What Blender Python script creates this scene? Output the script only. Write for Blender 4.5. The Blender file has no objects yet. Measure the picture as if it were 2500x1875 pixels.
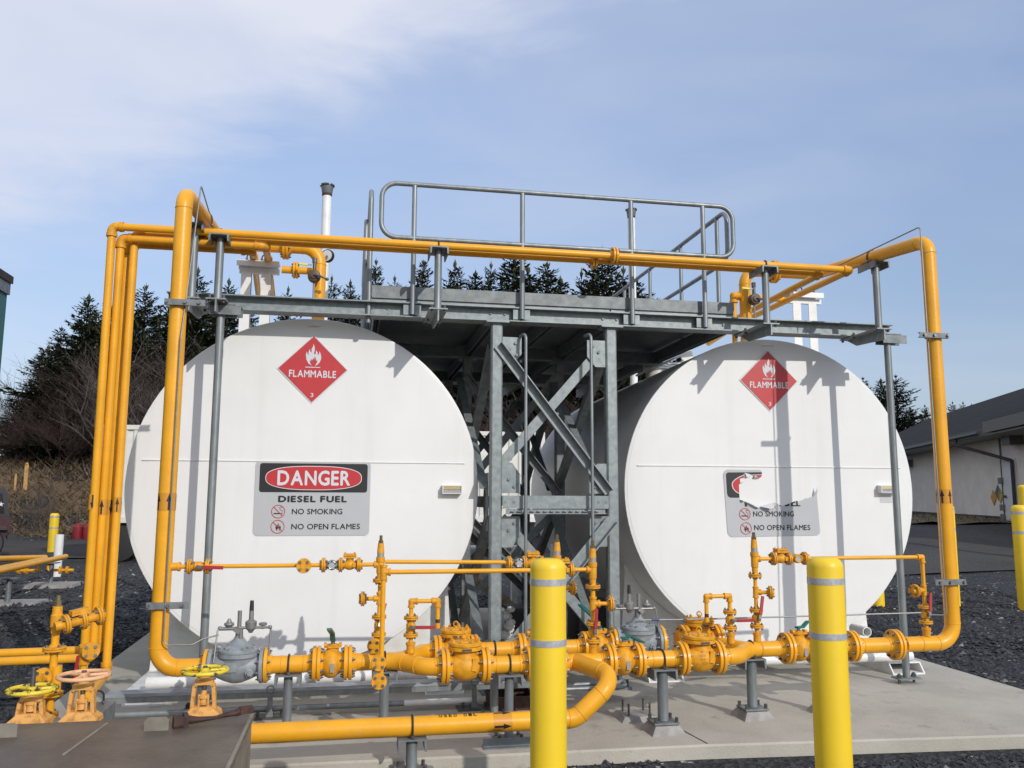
import bpy, math, random
from mathutils import Vector as V, Matrix as MX
R_ = math.radians
SC = bpy.context.scene
COL = SC.collection
# ---------------------------------------------------------------- camera
YAW, PITCH, ROLL, FPX, CAMZ = R_(10.7), R_(7.73), R_(0.2), 2040.0, 1.65
_f = V((math.sin(YAW)*math.cos(PITCH), math.cos(YAW)*math.cos(PITCH), math.sin(PITCH)))
_r0 = V((math.cos(YAW), -math.sin(YAW), 0)); _u0 = _r0.cross(_f)
_r = _r0*math.cos(ROLL) + _u0*math.sin(ROLL); _u = _u0*math.cos(ROLL) - _r0*math.sin(ROLL)
cd = bpy.data.cameras.new('camera'); cam = bpy.data.objects.new('camera', cd); COL.objects.link(cam)
cd.sensor_width = 36; cd.sensor_fit = 'HORIZONTAL'; cd.lens = 36*FPX/2500; cd.clip_start = .05; cd.clip_end = 3000
cam.matrix_world = MX(((_r.x, _u.x, -_f.x, 0), (_r.y, _u.y, -_f.y, 0), (_r.z, _u.z, -_f.z, CAMZ), (0, 0, 0, 1)))
SC.camera = cam
# ---------------------------------------------------------------- light and sky
SUN_DIR = V((-0.45, 1, -0.55)).normalized()
sd = bpy.data.lights.new('sun', 'SUN'); sd.energy = 2.68; sd.angle = R_(.53); sd.color = (1, .955, .89)
sun = bpy.data.objects.new('sun', sd); COL.objects.link(sun)
sun.rotation_euler = SUN_DIR.to_track_quat('-Z', 'Y').to_euler(); sun.location = (3, -20, 12)
w = bpy.data.worlds.new('World'); SC.world = w; w.use_nodes = True
nt = w.node_tree; N = nt.nodes; LK = nt.links
bg = N['Background']; bg.inputs[1].default_value = 0.15
sky = N.new('ShaderNodeTexSky'); sky.sky_type = 'NISHITA'; sky.sun_disc = False
sky.sun_elevation = math.asin(-SUN_DIR.z); sky.sun_rotation = math.atan2(-SUN_DIR.x, -SUN_DIR.y)
sky.air_density = 1.0; sky.dust_density = .6; sky.ozone_density = 1.3
tc = N.new('ShaderNodeTexCoord'); mp = N.new('ShaderNodeMapping'); mp.inputs['Scale'].default_value = (1.0, 1.2, 3.4)
mp.inputs['Rotation'].default_value = (0, R_(14), R_(20)); mp.inputs['Location'].default_value = (.35, .2, .1)
LK.new(tc.outputs['Generated'], mp.inputs[0])
n1 = N.new('ShaderNodeTexNoise'); n1.inputs['Scale'].default_value = 1.5; n1.inputs['Detail'].default_value = 7; n1.inputs['Roughness'].default_value = .5
n1.inputs['Distortion'].default_value = .5
LK.new(mp.outputs[0], n1.inputs[0])
# a broad veil of cloud that starts low on the left and thins toward the right, clear sky under it
sep = N.new('ShaderNodeSeparateXYZ'); LK.new(tc.outputs['Generated'], sep.inputs[0])
def mth(op, a, b, clamp=False):
    m = N.new('ShaderNodeMath'); m.operation = op; m.use_clamp = clamp
    for i, q in enumerate((a, b)):
        if isinstance(q, (int, float)): m.inputs[i].default_value = q
        else: LK.new(q, m.inputs[i])
    return m.outputs[0]
n2 = N.new('ShaderNodeTexNoise'); n2.inputs['Scale'].default_value = 3.2; n2.inputs['Detail'].default_value = 6; n2.inputs['Roughness'].default_value = .55; n2.inputs['Distortion'].default_value = .3
LK.new(mp.outputs[0], n2.inputs[0])
t_ = mth('ADD', mth('SUBTRACT', sep.outputs[2], mth('MULTIPLY', sep.outputs[0], .50)), mth('MULTIPLY', n2.outputs[0], .26))
mr = N.new('ShaderNodeMapRange'); mr.interpolation_type = 'SMOOTHSTEP'; LK.new(t_, mr.inputs[0])
mr.inputs[1].default_value = .52; mr.inputs[2].default_value = .66
cov = mth('ADD', mth('MULTIPLY', mr.outputs[0], mth('ADD', mth('MULTIPLY', n1.outputs[0], 1.1), .22)), mth('MULTIPLY', mth('SUBTRACT', n1.outputs[0], .36, True), 1.0), True)
cr = N.new('ShaderNodeValToRGB'); cr.color_ramp.elements[0].position = 0; cr.color_ramp.elements[1].position = 1
cr.color_ramp.elements[0].color = (.24, .24, .24, 1); cr.color_ramp.elements[1].color = (1, 1, 1, 1)
LK.new(cov, cr.inputs[0])
mxs = N.new('ShaderNodeMixRGB'); mxs.inputs[2].default_value = (5.0, 5.2, 5.95, 1)
gain = N.new('ShaderNodeMixRGB'); gain.blend_type = 'MULTIPLY'; gain.inputs[0].default_value = 1; gain.inputs[2].default_value = (1.02, 1.18, 1.36, 1)
hg = N.new('ShaderNodeMapRange'); LK.new(sep.outputs[2], hg.inputs[0]); hg.inputs[1].default_value = .02; hg.inputs[2].default_value = .62; hg.inputs[3].default_value = .42; hg.inputs[4].default_value = 1.12
hz_ = N.new('ShaderNodeMixRGB'); hz_.blend_type = 'MULTIPLY'; hz_.inputs[0].default_value = 1; LK.new(hg.outputs[0], hz_.inputs[2])
LK.new(sky.outputs[0], gain.inputs[1]); LK.new(gain.outputs[0], hz_.inputs[1]); LK.new(hz_.outputs[0], mxs.inputs[1]); LK.new(cr.outputs[0], mxs.inputs[0]); LK.new(mxs.outputs[0], bg.inputs[0])
SC.view_settings.view_transform = 'Standard'; SC.view_settings.look = 'None'
SC.view_settings.exposure = 0; SC.view_settings.gamma = 1

# ---------------------------------------------------------------- measuring helpers
def ray(px, py): return _r*((px-1250)/FPX) - _u*((py-937.5)/FPX) + _f
def A(px, py, Y):                 # the point at depth Y that the photo shows at px, py
    d = ray(px, py); return d*(Y/d.y) + V((0, 0, CAMZ))
def XA(px, py, Y): return A(px, py, Y).x
def ss(a, b, t):
    t = max(0., min(1., (t-a)/(b-a))); return t*t*(3-2*t)
def hz(x, y):                     # height of the ground
    h = -.04
    h += 1.02*ss(7, 26, y)*ss(4, 13, x)
    h += 3.2*ss(33.5, 41, y)*(1-ss(6, 16, x)) + 2.0*ss(48, 90, y)
    h += .9*ss(36, 60, y)*ss(6, 16, x)
    return h
# ---------------------------------------------------------------- mesh building
class MB:
    def __init__(s): s.v = []; s.f = []; s.mi = []; s.cuts = []
    def cut(s): s.cuts.append((len(s.v), len(s.f)))
    def add(s, vs, fs, mi=0):
        o = len(s.v); s.v += [V(p) for p in vs]; s.f += [[i+o for i in f] for f in fs]; s.mi += [mi]*len(fs); return s
    def tube(s, pts, r, n=14, cap=True, closed=False):
        pts = [V(p) for p in pts]; P = [pts[0]]
        for p in pts[1:]:
            if (p-P[-1]).length > 1e-6: P.append(p)
        k = len(P); rr = r if isinstance(r, (list, tuple)) else [r]*k
        T = []
        for i in range(k):
            if closed: t = (P[(i+1) % k]-P[i]).normalized() + (P[i]-P[i-1]).normalized()
            else:
                t = V((0, 0, 0))
                if i < k-1: t += (P[i+1]-P[i]).normalized()
                if i > 0: t += (P[i]-P[i-1]).normalized()
            T.append(t.normalized())
        a = V((0, 0, 1)) if abs(T[0].z) < .9 else V((1, 0, 0))
        u = T[0].cross(a).normalized(); vs = []; fs = []
        for i in range(k):
            if i: u = (u - T[i]*u.dot(T[i])).normalized()
            b = T[i].cross(u)
            for j in range(n):
                an = 2*math.pi*j/n; vs.append(P[i] + (u*math.cos(an)+b*math.sin(an))*rr[i])
        m = k if closed else k-1
        for i in range(m):
            q = (i+1) % k
            for j in range(n): fs.append([i*n+j, i*n+(j+1) % n, q*n+(j+1) % n, q*n+j])
        if cap and not closed: fs += [list(range(n))[::-1], [(k-1)*n+j for j in range(n)]]
        return s.add(vs, fs)
    def cyl(s, a, b, r, n=18, r2=None): return s.tube([a, b], [r, r if r2 is None else r2], n)
    def lathe(s, o, ax, prof, n=24, mi=0):
        o = V(o); ax = V(ax).normalized(); a = V((0, 0, 1)) if abs(ax.z) < .9 else V((1, 0, 0))
        u = ax.cross(a).normalized(); b = ax.cross(u); vs = []; fs = []; k = len(prof)
        for (r, h) in prof:
            for j in range(n):
                an = 2*math.pi*j/n; vs.append(o+ax*h+(u*math.cos(an)+b*math.sin(an))*max(r, 1e-5))
        for i in range(k-1):
            for j in range(n): fs.append([i*n+j, i*n+(j+1) % n, (i+1)*n+(j+1) % n, (i+1)*n+j])
        fs += [list(range(n))[::-1], [(k-1)*n+j for j in range(n)]]
        return s.add(vs, fs, mi)
    def box(s, c, d, m=None, mi=0):
        c = V(c); vs = []
        for x in (-.5, .5):
            for y in (-.5, .5):
                for z in (-.5, .5):
                    p = V((x*d[0], y*d[1], z*d[2])); vs.append(c+(m @ p if m else p))
        return s.add(vs, [[0, 1, 3, 2], [4, 6, 7, 5], [0, 4, 5, 1], [2, 3, 7, 6], [0, 2, 6, 4], [1, 5, 7, 3]], mi)
    def bx(s, x0, x1, y0, y1, z0, z1): return s.box(((x0+x1)/2, (y0+y1)/2, (z0+z1)/2), (x1-x0, y1-y0, z1-z0))
    def ext(s, prof, a, b, up=(0, 0, 1)):      # extrude a closed 2D profile (side, up) from a to b
        a = V(a); b = V(b); t = (b-a).normalized(); up = V(up); sd_ = t.cross(up).normalized(); up = sd_.cross(t)
        n = len(prof); vs = [a+sd_*p[0]+up*p[1] for p in prof]+[b+sd_*p[0]+up*p[1] for p in prof]
        fs = [[i, (i+1) % n, n+(i+1) % n, n+i] for i in range(n)]+[list(range(n))[::-1], list(range(n, 2*n))]
        return s.add(vs, fs)
    def bar(s, a, b, wd, h, up=(0, 0, 1)):
        return s.ext([(-wd/2, -h/2), (wd/2, -h/2), (wd/2, h/2), (-wd/2, h/2)], a, b, up)
    def ibeam(s, a, b, wd, h, t=.009, up=(0, 0, 1)):
        x = wd/2; y = h/2; q = t/2
        return s.ext([(-x, -y), (x, -y), (x, -y+t), (q, -y+t), (q, y-t), (x, y-t), (x, y), (-x, y), (-x, y-t), (-q, y-t), (-q, -y+t), (-x, -y+t)], a, b, up)
    def angle(s, a, b, wd, t=.008, up=(0, 0, 1), fl=1):   # L section, one leg along side, one along up
        return s.ext([(0, 0), (wd*fl, 0), (wd*fl, t), (t*fl, t), (t*fl, wd), (0, wd)], a, b, up)
    def chan(s, a, b, wd, h, t=.01, up=(0, 0, 1)):     # inverted channel: web on top, legs down
        x = wd/2
        return s.ext([(-x, -h), (-x+t, -h), (-x+t*1.5, -t), (x-t*1.5, -t), (x-t, -h), (x, -h), (x, 0), (-x, 0)], a, b, up)
    def prism(s, poly, off, mi=0):
        off = V(off); n = len(poly); vs = [V(p) for p in poly]; vs = vs+[p+off for p in vs]
        fs = [list(range(n))[::-1], list(range(n, 2*n))]+[[i, (i+1) % n, n+(i+1) % n, n+i] for i in range(n)]
        return s.add(vs, fs, mi)
    def sph(s, c, r, sc=(1, 1, 1), n=16):
        c = V(c); m = n//2; vs = [c+V((0, 0, r*sc[2]))]; fs = []
        for i in range(1, m):
            th = math.pi*i/m
            for j in range(n):
                a = 2*math.pi*j/n; vs.append(c+V((r*sc[0]*math.sin(th)*math.cos(a), r*sc[1]*math.sin(th)*math.sin(a), r*sc[2]*math.cos(th))))
        vs.append(c-V((0, 0, r*sc[2])))
        for j in range(n):
            fs.append([0, 1+j, 1+(j+1) % n]); e = len(vs)-1; q = 1+(m-2)*n; fs.append([e, q+(j+1) % n, q+j])
        for i in range(m-2):
            for j in range(n): q = 1+i*n; fs.append([q+j, q+n+j, q+n+(j+1) % n, q+(j+1) % n])
        return s.add(vs, fs)
    def hexes(s, c, ax, Rr, cnt, r, h, ph=.5, both=0):    # hex bolt heads on a circle; both = distance between the two faces
        c = V(c); ax = V(ax).normalized(); a = V((0, 0, 1)) if abs(ax.z) < .9 else V((1, 0, 0))
        u = ax.cross(a).normalized(); b = ax.cross(u)
        for i in range(cnt):
            an = 2*math.pi*(i+ph)/cnt; p = c+(u*math.cos(an)+b*math.sin(an))*Rr; s.cut()
            if both:
                s.tube([p-ax*(both/2+h), p+ax*(both/2+h)], r, 6); s.tube([p-ax*(both/2+h*1.9), p+ax*(both/2+h*1.9)], r*.5, 6)
            else: s.tube([p, p+ax*h], r, 6)
        return s
    def torus(s, c, ax, Rr, r, n=28, m=8, a0=0, a1=360):
        c = V(c); ax = V(ax).normalized(); a = V((0, 0, 1)) if abs(ax.z) < .9 else V((1, 0, 0))
        u = ax.cross(a).normalized(); b = ax.cross(u); full = a1-a0 >= 360
        k = n if full else n+1
        return s.tube([c+(u*math.cos(R_(a0+(a1-a0)*i/n))+b*math.sin(R_(a0+(a1-a0)*i/n)))*Rr for i in range(k)], r, m, True, full)
def fillet(pts, rad, n=8):
    pts = [V(p) for p in pts]; out = [pts[0]]
    for i in range(1, len(pts)-1):
        p = pts[i]; a = (pts[i-1]-p); b = (pts[i+1]-p); la = a.length; lb = b.length; a.normalize(); b.normalize()
        ang = a.angle(b)
        if ang > 3.1: continue
        rr = rad[i-1] if isinstance(rad, (list, tuple)) else rad
        d = min(rr/math.tan(ang/2), la*.49, lb*.49); r = d*math.tan(ang/2)
        bis = (a+b).normalized(); c = p+bis*(r/math.sin(ang/2)); s0 = p+a*d-c; s1 = p+b*d-c
        tot = s0.angle(s1); axs = s0.cross(s1).normalized()
        for k in range(n+1): out.append(c+MX.Rotation(tot*k/n, 3, axs) @ s0)
    out.append(pts[-1]); return out
def mesh_of(name, mb, mats, inv=None, smooth=True, ang=32):
    me = bpy.data.meshes.new(name); vs = [inv @ p for p in mb.v] if inv else mb.v
    me.from_pydata([tuple(p) for p in vs], [], mb.f)
    for m in (mats if isinstance(mats, (list, tuple)) else [mats]): me.materials.append(m)
    if any(mb.mi): me.polygons.foreach_set('material_index', mb.mi)
    if smooth:
        me.polygons.foreach_set('use_smooth', [True]*len(me.polygons)); me.set_sharp_from_angle(angle=R_(ang))
    me.update(); return me
ONE = {'bolts': 'bolt', 'anchor_bolts': 'anchor_bolt', 'nuts': 'nut', 'flow_arrows': 'flow_arrow', 'bolt_holes': 'bolt_hole', 'torn_flaps': 'torn_flap', 'conduit_boxes': 'conduit_box'}
class Thing:
    def __init__(s, name, label, cat, loc=(0, 0, 0), frame=None, group=None, kind=None):
        s.o = bpy.data.objects.new(name, None); COL.objects.link(s.o); s.o.empty_display_size = .1
        m = MX.Translation(V(loc))
        if frame: x, z = V(frame[0]).normalized(), V(frame[1]).normalized(); y = z.cross(x).normalized(); z = x.cross(y); m = m @ MX((x, y, z)).transposed().to_4x4()
        s.o.matrix_world = m; s.m = m; s.inv = m.inverted()
        s.o['label'] = label; s.o['category'] = cat
        if group: s.o['group'] = group
        if kind: s.o['kind'] = kind
    def part(s, name, mb, mat, *a, **k):
        if name not in ONE: return s._part(name, mb, mat, *a, **k)
        cuts = mb.cuts
        if not cuts:            # no marks: every connected piece is one
            up = list(range(len(mb.v)))
            def fd(i):
                while up[i] != i: up[i] = up[up[i]]; i = up[i]
                return i
            for f in mb.f:
                for q in f[1:]: up[fd(q)] = fd(f[0])
            grp = {}
            for f in mb.f: grp.setdefault(fd(f[0]), []).append(f)
            for fs in grp.values():
                m = MB(); ids = {}; 
                for f in fs:
                    for q in f:
                        if q not in ids: ids[q] = len(m.v); m.v.append(mb.v[q])
                m.f = [[ids[q] for q in f] for f in fs]; m.mi = [0]*len(fs); s._part(ONE[name], m, mat, *a, **k)
        else:
            cuts = cuts+[(len(mb.v), len(mb.f))]
            for (v0, f0), (v1, f1) in zip(cuts, cuts[1:]):
                m = MB(); m.v = mb.v[v0:v1]; m.f = [[q-v0 for q in f] for f in mb.f[f0:f1]]; m.mi = [0]*len(m.f); s._part(ONE[name], m, mat, *a, **k)
    def _part(s, name, mb, mat, world=False, parent=None, label=None, smooth=True, kind=None, ang=32):
        o = bpy.data.objects.new(name, mesh_of(name, mb, mat, s.inv if world else None, smooth, ang)); COL.objects.link(o)
        o.parent = parent or s.o
        if label: o['label'] = label
        if kind: o['kind'] = kind
        return o
def solo(name, mb, mat, label, cat, group=None, kind=None, smooth=True, ang=32):
    xs = [p.x for p in mb.v]; ys = [p.y for p in mb.v]; zs = [p.z for p in mb.v]
    c = V(((min(xs)+max(xs))/2, (min(ys)+max(ys))/2, min(zs))); m = MX.Translation(c)
    o = bpy.data.objects.new(name, mesh_of(name, mb, mat, m.inverted(), smooth, ang)); COL.objects.link(o); o.location = c
    if label: o['label'] = label
    if cat: o['category'] = cat
    if group: o['group'] = group
    if kind: o['kind'] = kind
    return o
def copy_tree(o, loc, rz=0, sc=1, label=None):
    c = o.copy(); COL.objects.link(c); c.location = loc; c.rotation_euler = (0, 0, rz); c.scale = (sc, sc, sc)
    if label: c['label'] = label
    for ch in list(o.children):
        d = ch.copy(); COL.objects.link(d); d.parent = c
        for g in list(ch.children):
            e = g.copy(); COL.objects.link(e); e.parent = d
    return c
def struct(name, mb, mat, smooth=True, kind='structure'):
    o = bpy.data.objects.new(name, mesh_of(name, mb, mat, None, smooth)); COL.objects.link(o); o['kind'] = kind; return o
GLYPH = {}
def glyph(ch, bold):
    if (ch, bold) not in GLYPH:
        cu = bpy.data.curves.new('t', 'FONT'); cu.body = ch; cu.size = 1; cu.offset = bold; cu.resolution_u = 3
        ob = bpy.data.objects.new('t', cu); COL.objects.link(ob); dg = bpy.context.evaluated_depsgraph_get(); dg.update()
        me = bpy.data.meshes.new_from_object(ob.evaluated_get(dg)); bpy.data.objects.remove(ob); bpy.data.curves.remove(cu)
        GLYPH[ch, bold] = ([v.co.copy() for v in me.vertices], [list(p.vertices) for p in me.polygons]); bpy.data.meshes.remove(me)
    return GLYPH[ch, bold]
def text_mb(txt, width, height, depth=.0012, bold=0., mb=None, org=(0, 0, 0), xa=(1, 0, 0), za=(0, 0, 1), space=1.0):
    # letters as flat shapes, each placed after the last, the line fitted to width x height and centred on org
    vs = []; fs = []; x = 0.; gap = .085*space
    for ch in txt:
        if ch == ' ': x += .30; continue
        gv, gf = glyph(ch, 0.); x0 = min(v.x for v in gv); x1 = max(v.x for v in gv)
        for k, (ox, oy) in enumerate(((0, 0), (-bold, 0), (bold, 0), (0, bold), (0, -bold)) if bold else ((0, 0),)):   # thickened strokes
            o = len(vs); vs += [V((v.x-x0+x+ox, v.y+oy, k*.00008)) for v in gv]; fs += [[i+o for i in f] for f in gf]
        x += x1-x0+gap+2*bold
    x0, x1 = min(v.x for v in vs), max(v.x for v in vs); y0, y1 = min(v.y for v in vs), max(v.y for v in vs)
    xa = V(xa); za = V(za); nrm = xa.cross(za); mb = mb or MB()
    mb.add([V(org)+xa*((v.x-(x0+x1)/2)/(x1-x0)*width)+za*((v.y-(y0+y1)/2)/(y1-y0)*height)+nrm*(depth+v.z) for v in vs], fs)
    return mb
# ---------------------------------------------------------------- materials
def mat(name, col, rough=.5, metal=0., var=.0, vs=6., bump=0., bs=40., col2=None, spec=.5, coat=0., detail=4, ramp=(.35, .7), stretch=None, spot=None, streak=None):
    m = bpy.data.materials.new(name); m.use_nodes = True; t = m.node_tree; n = t.nodes; b = n['Principled BSDF']
    b.inputs['Base Color'].default_value = (*col, 1); b.inputs['Roughness'].default_value = rough; b.inputs['Metallic'].default_value = metal
    b.inputs['Specular IOR Level'].default_value = spec; b.inputs['Coat Weight'].default_value = coat; b.inputs['Coat Roughness'].default_value = .15
    co = n.new('ShaderNodeTexCoord'); src = co.outputs['Object']
    if stretch:
        q = n.new('ShaderNodeMapping'); q.inputs['Scale'].default_value = stretch; t.links.new(src, q.inputs[0]); src = q.outputs[0]
    if var or col2:
        no = n.new('ShaderNodeTexNoise'); no.inputs['Scale'].default_value = vs; no.inputs['Detail'].default_value = detail; no.inputs['Roughness'].default_value = .6
        r = n.new('ShaderNodeValToRGB'); c2 = col2 or tuple(c*(1-var) for c in col)
        r.color_ramp.elements[0].position = ramp[0]; r.color_ramp.elements[1].position = ramp[1]
        r.color_ramp.elements[0].color = (*c2, 1); r.color_ramp.elements[1].color = (*col, 1)
        t.links.new(src, no.inputs[0]); t.links.new(no.outputs[0], r.inputs[0]); t.links.new(r.outputs[0], b.inputs['Base Color'])
    def over(colr, fac, scale, lo, hi, st=None):      # grime with a shape of its own
        prev = b.inputs['Base Color'].links[0].from_socket if b.inputs['Base Color'].links else None
        no = n.new('ShaderNodeTexNoise'); no.inputs['Scale'].default_value = scale; no.inputs['Detail'].default_value = 6; no.inputs['Roughness'].default_value = .65; sr = co.outputs['Object']
        if st: q = n.new('ShaderNodeMapping'); q.inputs['Scale'].default_value = st; t.links.new(sr, q.inputs[0]); sr = q.outputs[0]
        t.links.new(sr, no.inputs[0]); mr_ = n.new('ShaderNodeMapRange'); mr_.inputs[1].default_value = lo; mr_.inputs[2].default_value = hi; mr_.inputs[4].default_value = fac; t.links.new(no.outputs[0], mr_.inputs[0])
        mx = n.new('ShaderNodeMixRGB'); mx.inputs[1].default_value = (*col, 1); mx.inputs[2].default_value = (*colr, 1)
        if prev: t.links.new(prev, mx.inputs[1])
        t.links.new(mr_.outputs[0], mx.inputs[0]); t.links.new(mx.outputs[0], b.inputs['Base Color'])
    if spot: over(*spot)
    if streak: over(*streak)
    if bump:
        n2 = n.new('ShaderNodeTexNoise'); n2.inputs['Scale'].default_value = bs; n2.inputs['Detail'].default_value = 3
        bp = n.new('ShaderNodeBump'); bp.inputs['Strength'].default_value = bump; bp.inputs['Distance'].default_value = .01
        t.links.new(src, n2.inputs[0]); t.links.new(n2.outputs[0], bp.inputs['Height']); t.links.new(bp.outputs[0], b.inputs['Normal'])
    return m
YEL = mat('pipe_yellow', (.85, .395, .018), .36, var=.16, vs=4, bump=.09, bs=50, spec=.38, spot=((.22, .10, .03), .75, 34, .69, .74), streak=((.66, .34, .05), .6, 9, .52, .75))
YELV = mat('valve_yellow', (.82, .375, .02), .46, var=.30, vs=22, bump=.2, bs=120, spec=.35, spot=((.16, .075, .03), .8, 42, .64, .72))
YELF = mat('faded_valve_yellow', (.70, .35, .085), .6, col2=(.40, .18, .04), vs=28, ramp=(.3, .5), bump=.2, bs=90)
WHEELY = mat('worn_yellow', (.72, .55, .035), .5, col2=(.10, .06, .03), vs=24, ramp=(.42, .48), bump=.2, bs=80)
WHEELO = mat('faded_orange', (.75, .42, .22), .6, col2=(.45, .22, .09), vs=22, ramp=(.3, .45), bump=.15, bs=90)
BAND = mat('arrow_band', (.60, .26, .02), .4)
BLK = mat('black_print', (.012, .012, .013), .5)
BOLY = mat('bollard_yellow', (.85, .57, .02), .42, var=.08, vs=3, bump=.05, bs=30, col2=(.76, .52, .025), spot=((.20, .15, .06), .55, 9, .68, .76), streak=((.62, .46, .07), .5, 3, .55, .8, (4, 4, .5)))
REFL = mat('reflective_tape', (.56, .565, .59), .35, metal=.3, var=.3, vs=60)
WHT = mat('tank_white', (.765, .765, .75), .36, col2=(.715, .71, .69), vs=1.6, ramp=(.3, .7), bump=.035, bs=2.5, spec=.4, spot=((.36, .34, .31), .55, 26, .735, .78), streak=((.62, .605, .575), .38, 2.2, .52, .80, (3.0, 1, .14)))
WHTP = mat('white_paint', (.76, .76, .74), .4, col2=(.62, .60, .55), vs=7, ramp=(.2, .55))
GAL = mat('galvanised', (.285, .315, .315), .5, metal=.3, col2=(.175, .20, .205), vs=20, ramp=(.3, .68), detail=6)
GALB = mat('galvanised_tube', (.29, .315, .32), .45, metal=.4, col2=(.165, .185, .19), vs=14, ramp=(.3, .7), stretch=(1, 1, .25), detail=6)
GALD = mat('dull_galvanised', (.225, .245, .25), .55, metal=.3, col2=(.145, .16, .165), vs=14)
STL = mat('bolt_steel', (.32, .31, .30), .38, metal=.8, var=.5, vs=40)
STLD = mat('dark_bolt', (.16, .15, .15), .45, metal=.6, var=.4, vs=40)
SST = mat('stainless', (.27, .265, .255), .5, metal=.5, var=.15, vs=20)
RUB = mat('black_rubber', (.018, .018, .019), .55)
GRYV = mat('grey_casting', (.30, .33, .35), .5, col2=(.20, .22, .23), vs=14, bump=.2, bs=90)
RED = mat('red_grip', (.42, .022, .035), .45, var=.3, vs=30)
TEAL = mat('teal_grip', (.01, .17, .15), .42, var=.3, vs=30)
BRASS = mat('weathered_brass', (.24, .18, .085), .5, metal=.5, var=.4, vs=60)
RUST = mat('rusty_steel', (.085, .032, .02), .75, col2=(.035, .018, .014), vs=24, bump=.3, bs=120)
SILV = mat('silver_tape', (.38, .37, .36), .4, metal=.4)
YLV = mat('yellow_grip', (.75, .66, .05), .45)
STRUT = mat('bright_strut', (.42, .45, .49), .4, metal=.4, col2=(.27, .29, .32), vs=12, stretch=(.6, 4, 4))
GLASS = mat('dial_glass', (.40, .41, .42), .25, spec=.5)
CON = mat('concrete', (.47, .435, .365), .8, col2=(.37, .34, .285), vs=1.3, ramp=(.36, .62), bump=.3, bs=55, detail=10, spot=((.15, .14, .12), .5, 7, .62, .74), streak=((.22, .205, .175), .6, 1.3, .57, .66))
CONE_ = mat('rough_concrete', (.37, .355, .33), .85, col2=(.21, .20, .19), vs=7, bump=.5, bs=30, detail=8)
DECK = mat('wet_brown_deck', (.150, .122, .092), .45, col2=(.082, .064, .052), vs=2.6, ramp=(.3, .68), bump=.2, bs=40, detail=11, spec=.35, spot=((.30, .26, .21), .55, 75, .64, .72), streak=((.05, .04, .035), .5, 4, .55, .7, (1, .35, 1)))
DECKE = mat('deck_edge', (.27, .245, .19), .6, col2=(.17, .15, .12), vs=6, bump=.2)
SRED = mat('sign_red', (.50, .028, .032), .4, var=.06, vs=8)
SGRY = mat('sign_grey', (.45, .46, .475), .45, var=.05, vs=3)
SWHT = mat('sign_white', (.60, .61, .64), .5)
LENS = mat('gauge_lens', (.42, .32, .11), .25, var=.3, vs=50)
# ================================================================ GROUND
def noise_ground(name, c1, c2, c3, sc, rough, bump, bs, voro=True):
    m = bpy.data.materials.new(name); m.use_nodes = True; t = m.node_tree; n = t.nodes; b = n['Principled BSDF']; b.inputs['Roughness'].default_value = rough
    b.inputs['Specular IOR Level'].default_value = .3
    co = n.new('ShaderNodeTexCoord'); vo = n.new('ShaderNodeTexVoronoi'); vo.inputs['Scale'].default_value = sc
    no = n.new('ShaderNodeTexNoise'); no.inputs['Scale'].default_value = .35; no.inputs['Detail'].default_value = 8
    r = n.new('ShaderNodeValToRGB'); e = r.color_ramp.elements; e[0].position = 0; e[0].color = (*c1, 1); e[1].position = .985; e[1].color = (*c2, 1)
    x = e.new(.995); x.color = (*c3, 1)
    sx = n.new('ShaderNodeSeparateColor'); mx = n.new('ShaderNodeMixRGB'); mx.blend_type = 'MULTIPLY'; mx.inputs[0].default_value = .75
    r2 = n.new('ShaderNodeValToRGB'); r2.color_ramp.elements[0].position = .35; r2.color_ramp.elements[1].position = .65
    r2.color_ramp.elements[0].color = (.55, .55, .56, 1); r2.color_ramp.elements[1].color = (1.1, 1.08, 1.05, 1)
    bp = n.new('ShaderNodeBump'); bp.inputs['Strength'].default_value = bump; bp.inputs['Distance'].default_value = .03
    L = t.links; L.new(co.outputs['Object'], vo.inputs[0]); L.new(co.outputs['Object'], no.inputs[0]); L.new(vo.outputs['Color'], sx.inputs[0]); L.new(sx.outputs[0], r.inputs[0])
    L.new(no.outputs[0], r2.inputs[0]); L.new(r.outputs[0], mx.inputs[1]); L.new(r2.outputs[0], mx.inputs[2]); L.new(mx.outputs[0], b.inputs['Base Color'])
    L.new(vo.outputs['Distance'], bp.inputs['Height']); L.new(bp.outputs[0], b.inputs['Normal'])
    return m
GRAV = noise_ground('dark_gravel', (.018, .019, .022), (.062, .064, .07), (.45, .44, .42), 26, .8, .9, 1)
ASPH = noise_ground('asphalt', (.040, .039, .039), (.074, .072, .070), (.2, .2, .2), 60, .85, .35, 1)
GRASSM = mat('dry_grass', (.16, .11, .062), .9, col2=(.075, .05, .028), vs=.9, ramp=(.3, .7), bump=.6, bs=9, detail=9)
TUFT = mat('dry_grass_blades', (.185, .132, .075), .85, col2=(.085, .058, .033), vs=3)
TUFTG = mat('winter_turf', (.17, .125, .06), .9, col2=(.07, .06, .03), vs=2)
STONE = mat('gravel_stone', (.050, .052, .058), .62, col2=(.02, .021, .024), vs=9, ramp=(.35, .65), spec=.4)
STONEL = mat('pale_stone', (.33, .32, .30), .7, var=.4, vs=9)
def axis(segs):
    out = []
    for a, b, st in segs:
        k = max(1, int(round((b-a)/st))); out += [a+(b-a)*i/k for i in range(k)]
    return out+[segs[-1][1]]
def sheet(xs, ys, fn):
    mb = MB(); k = len(ys); vs = [(x, y, fn(x, y)) for x in xs for y in ys]
    return mb.add(vs, [[i*k+j, (i+1)*k+j, (i+1)*k+j+1, i*k+j+1] for i in range(len(xs)-1) for j in range(k-1)])
rg = random.Random(3)
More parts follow.
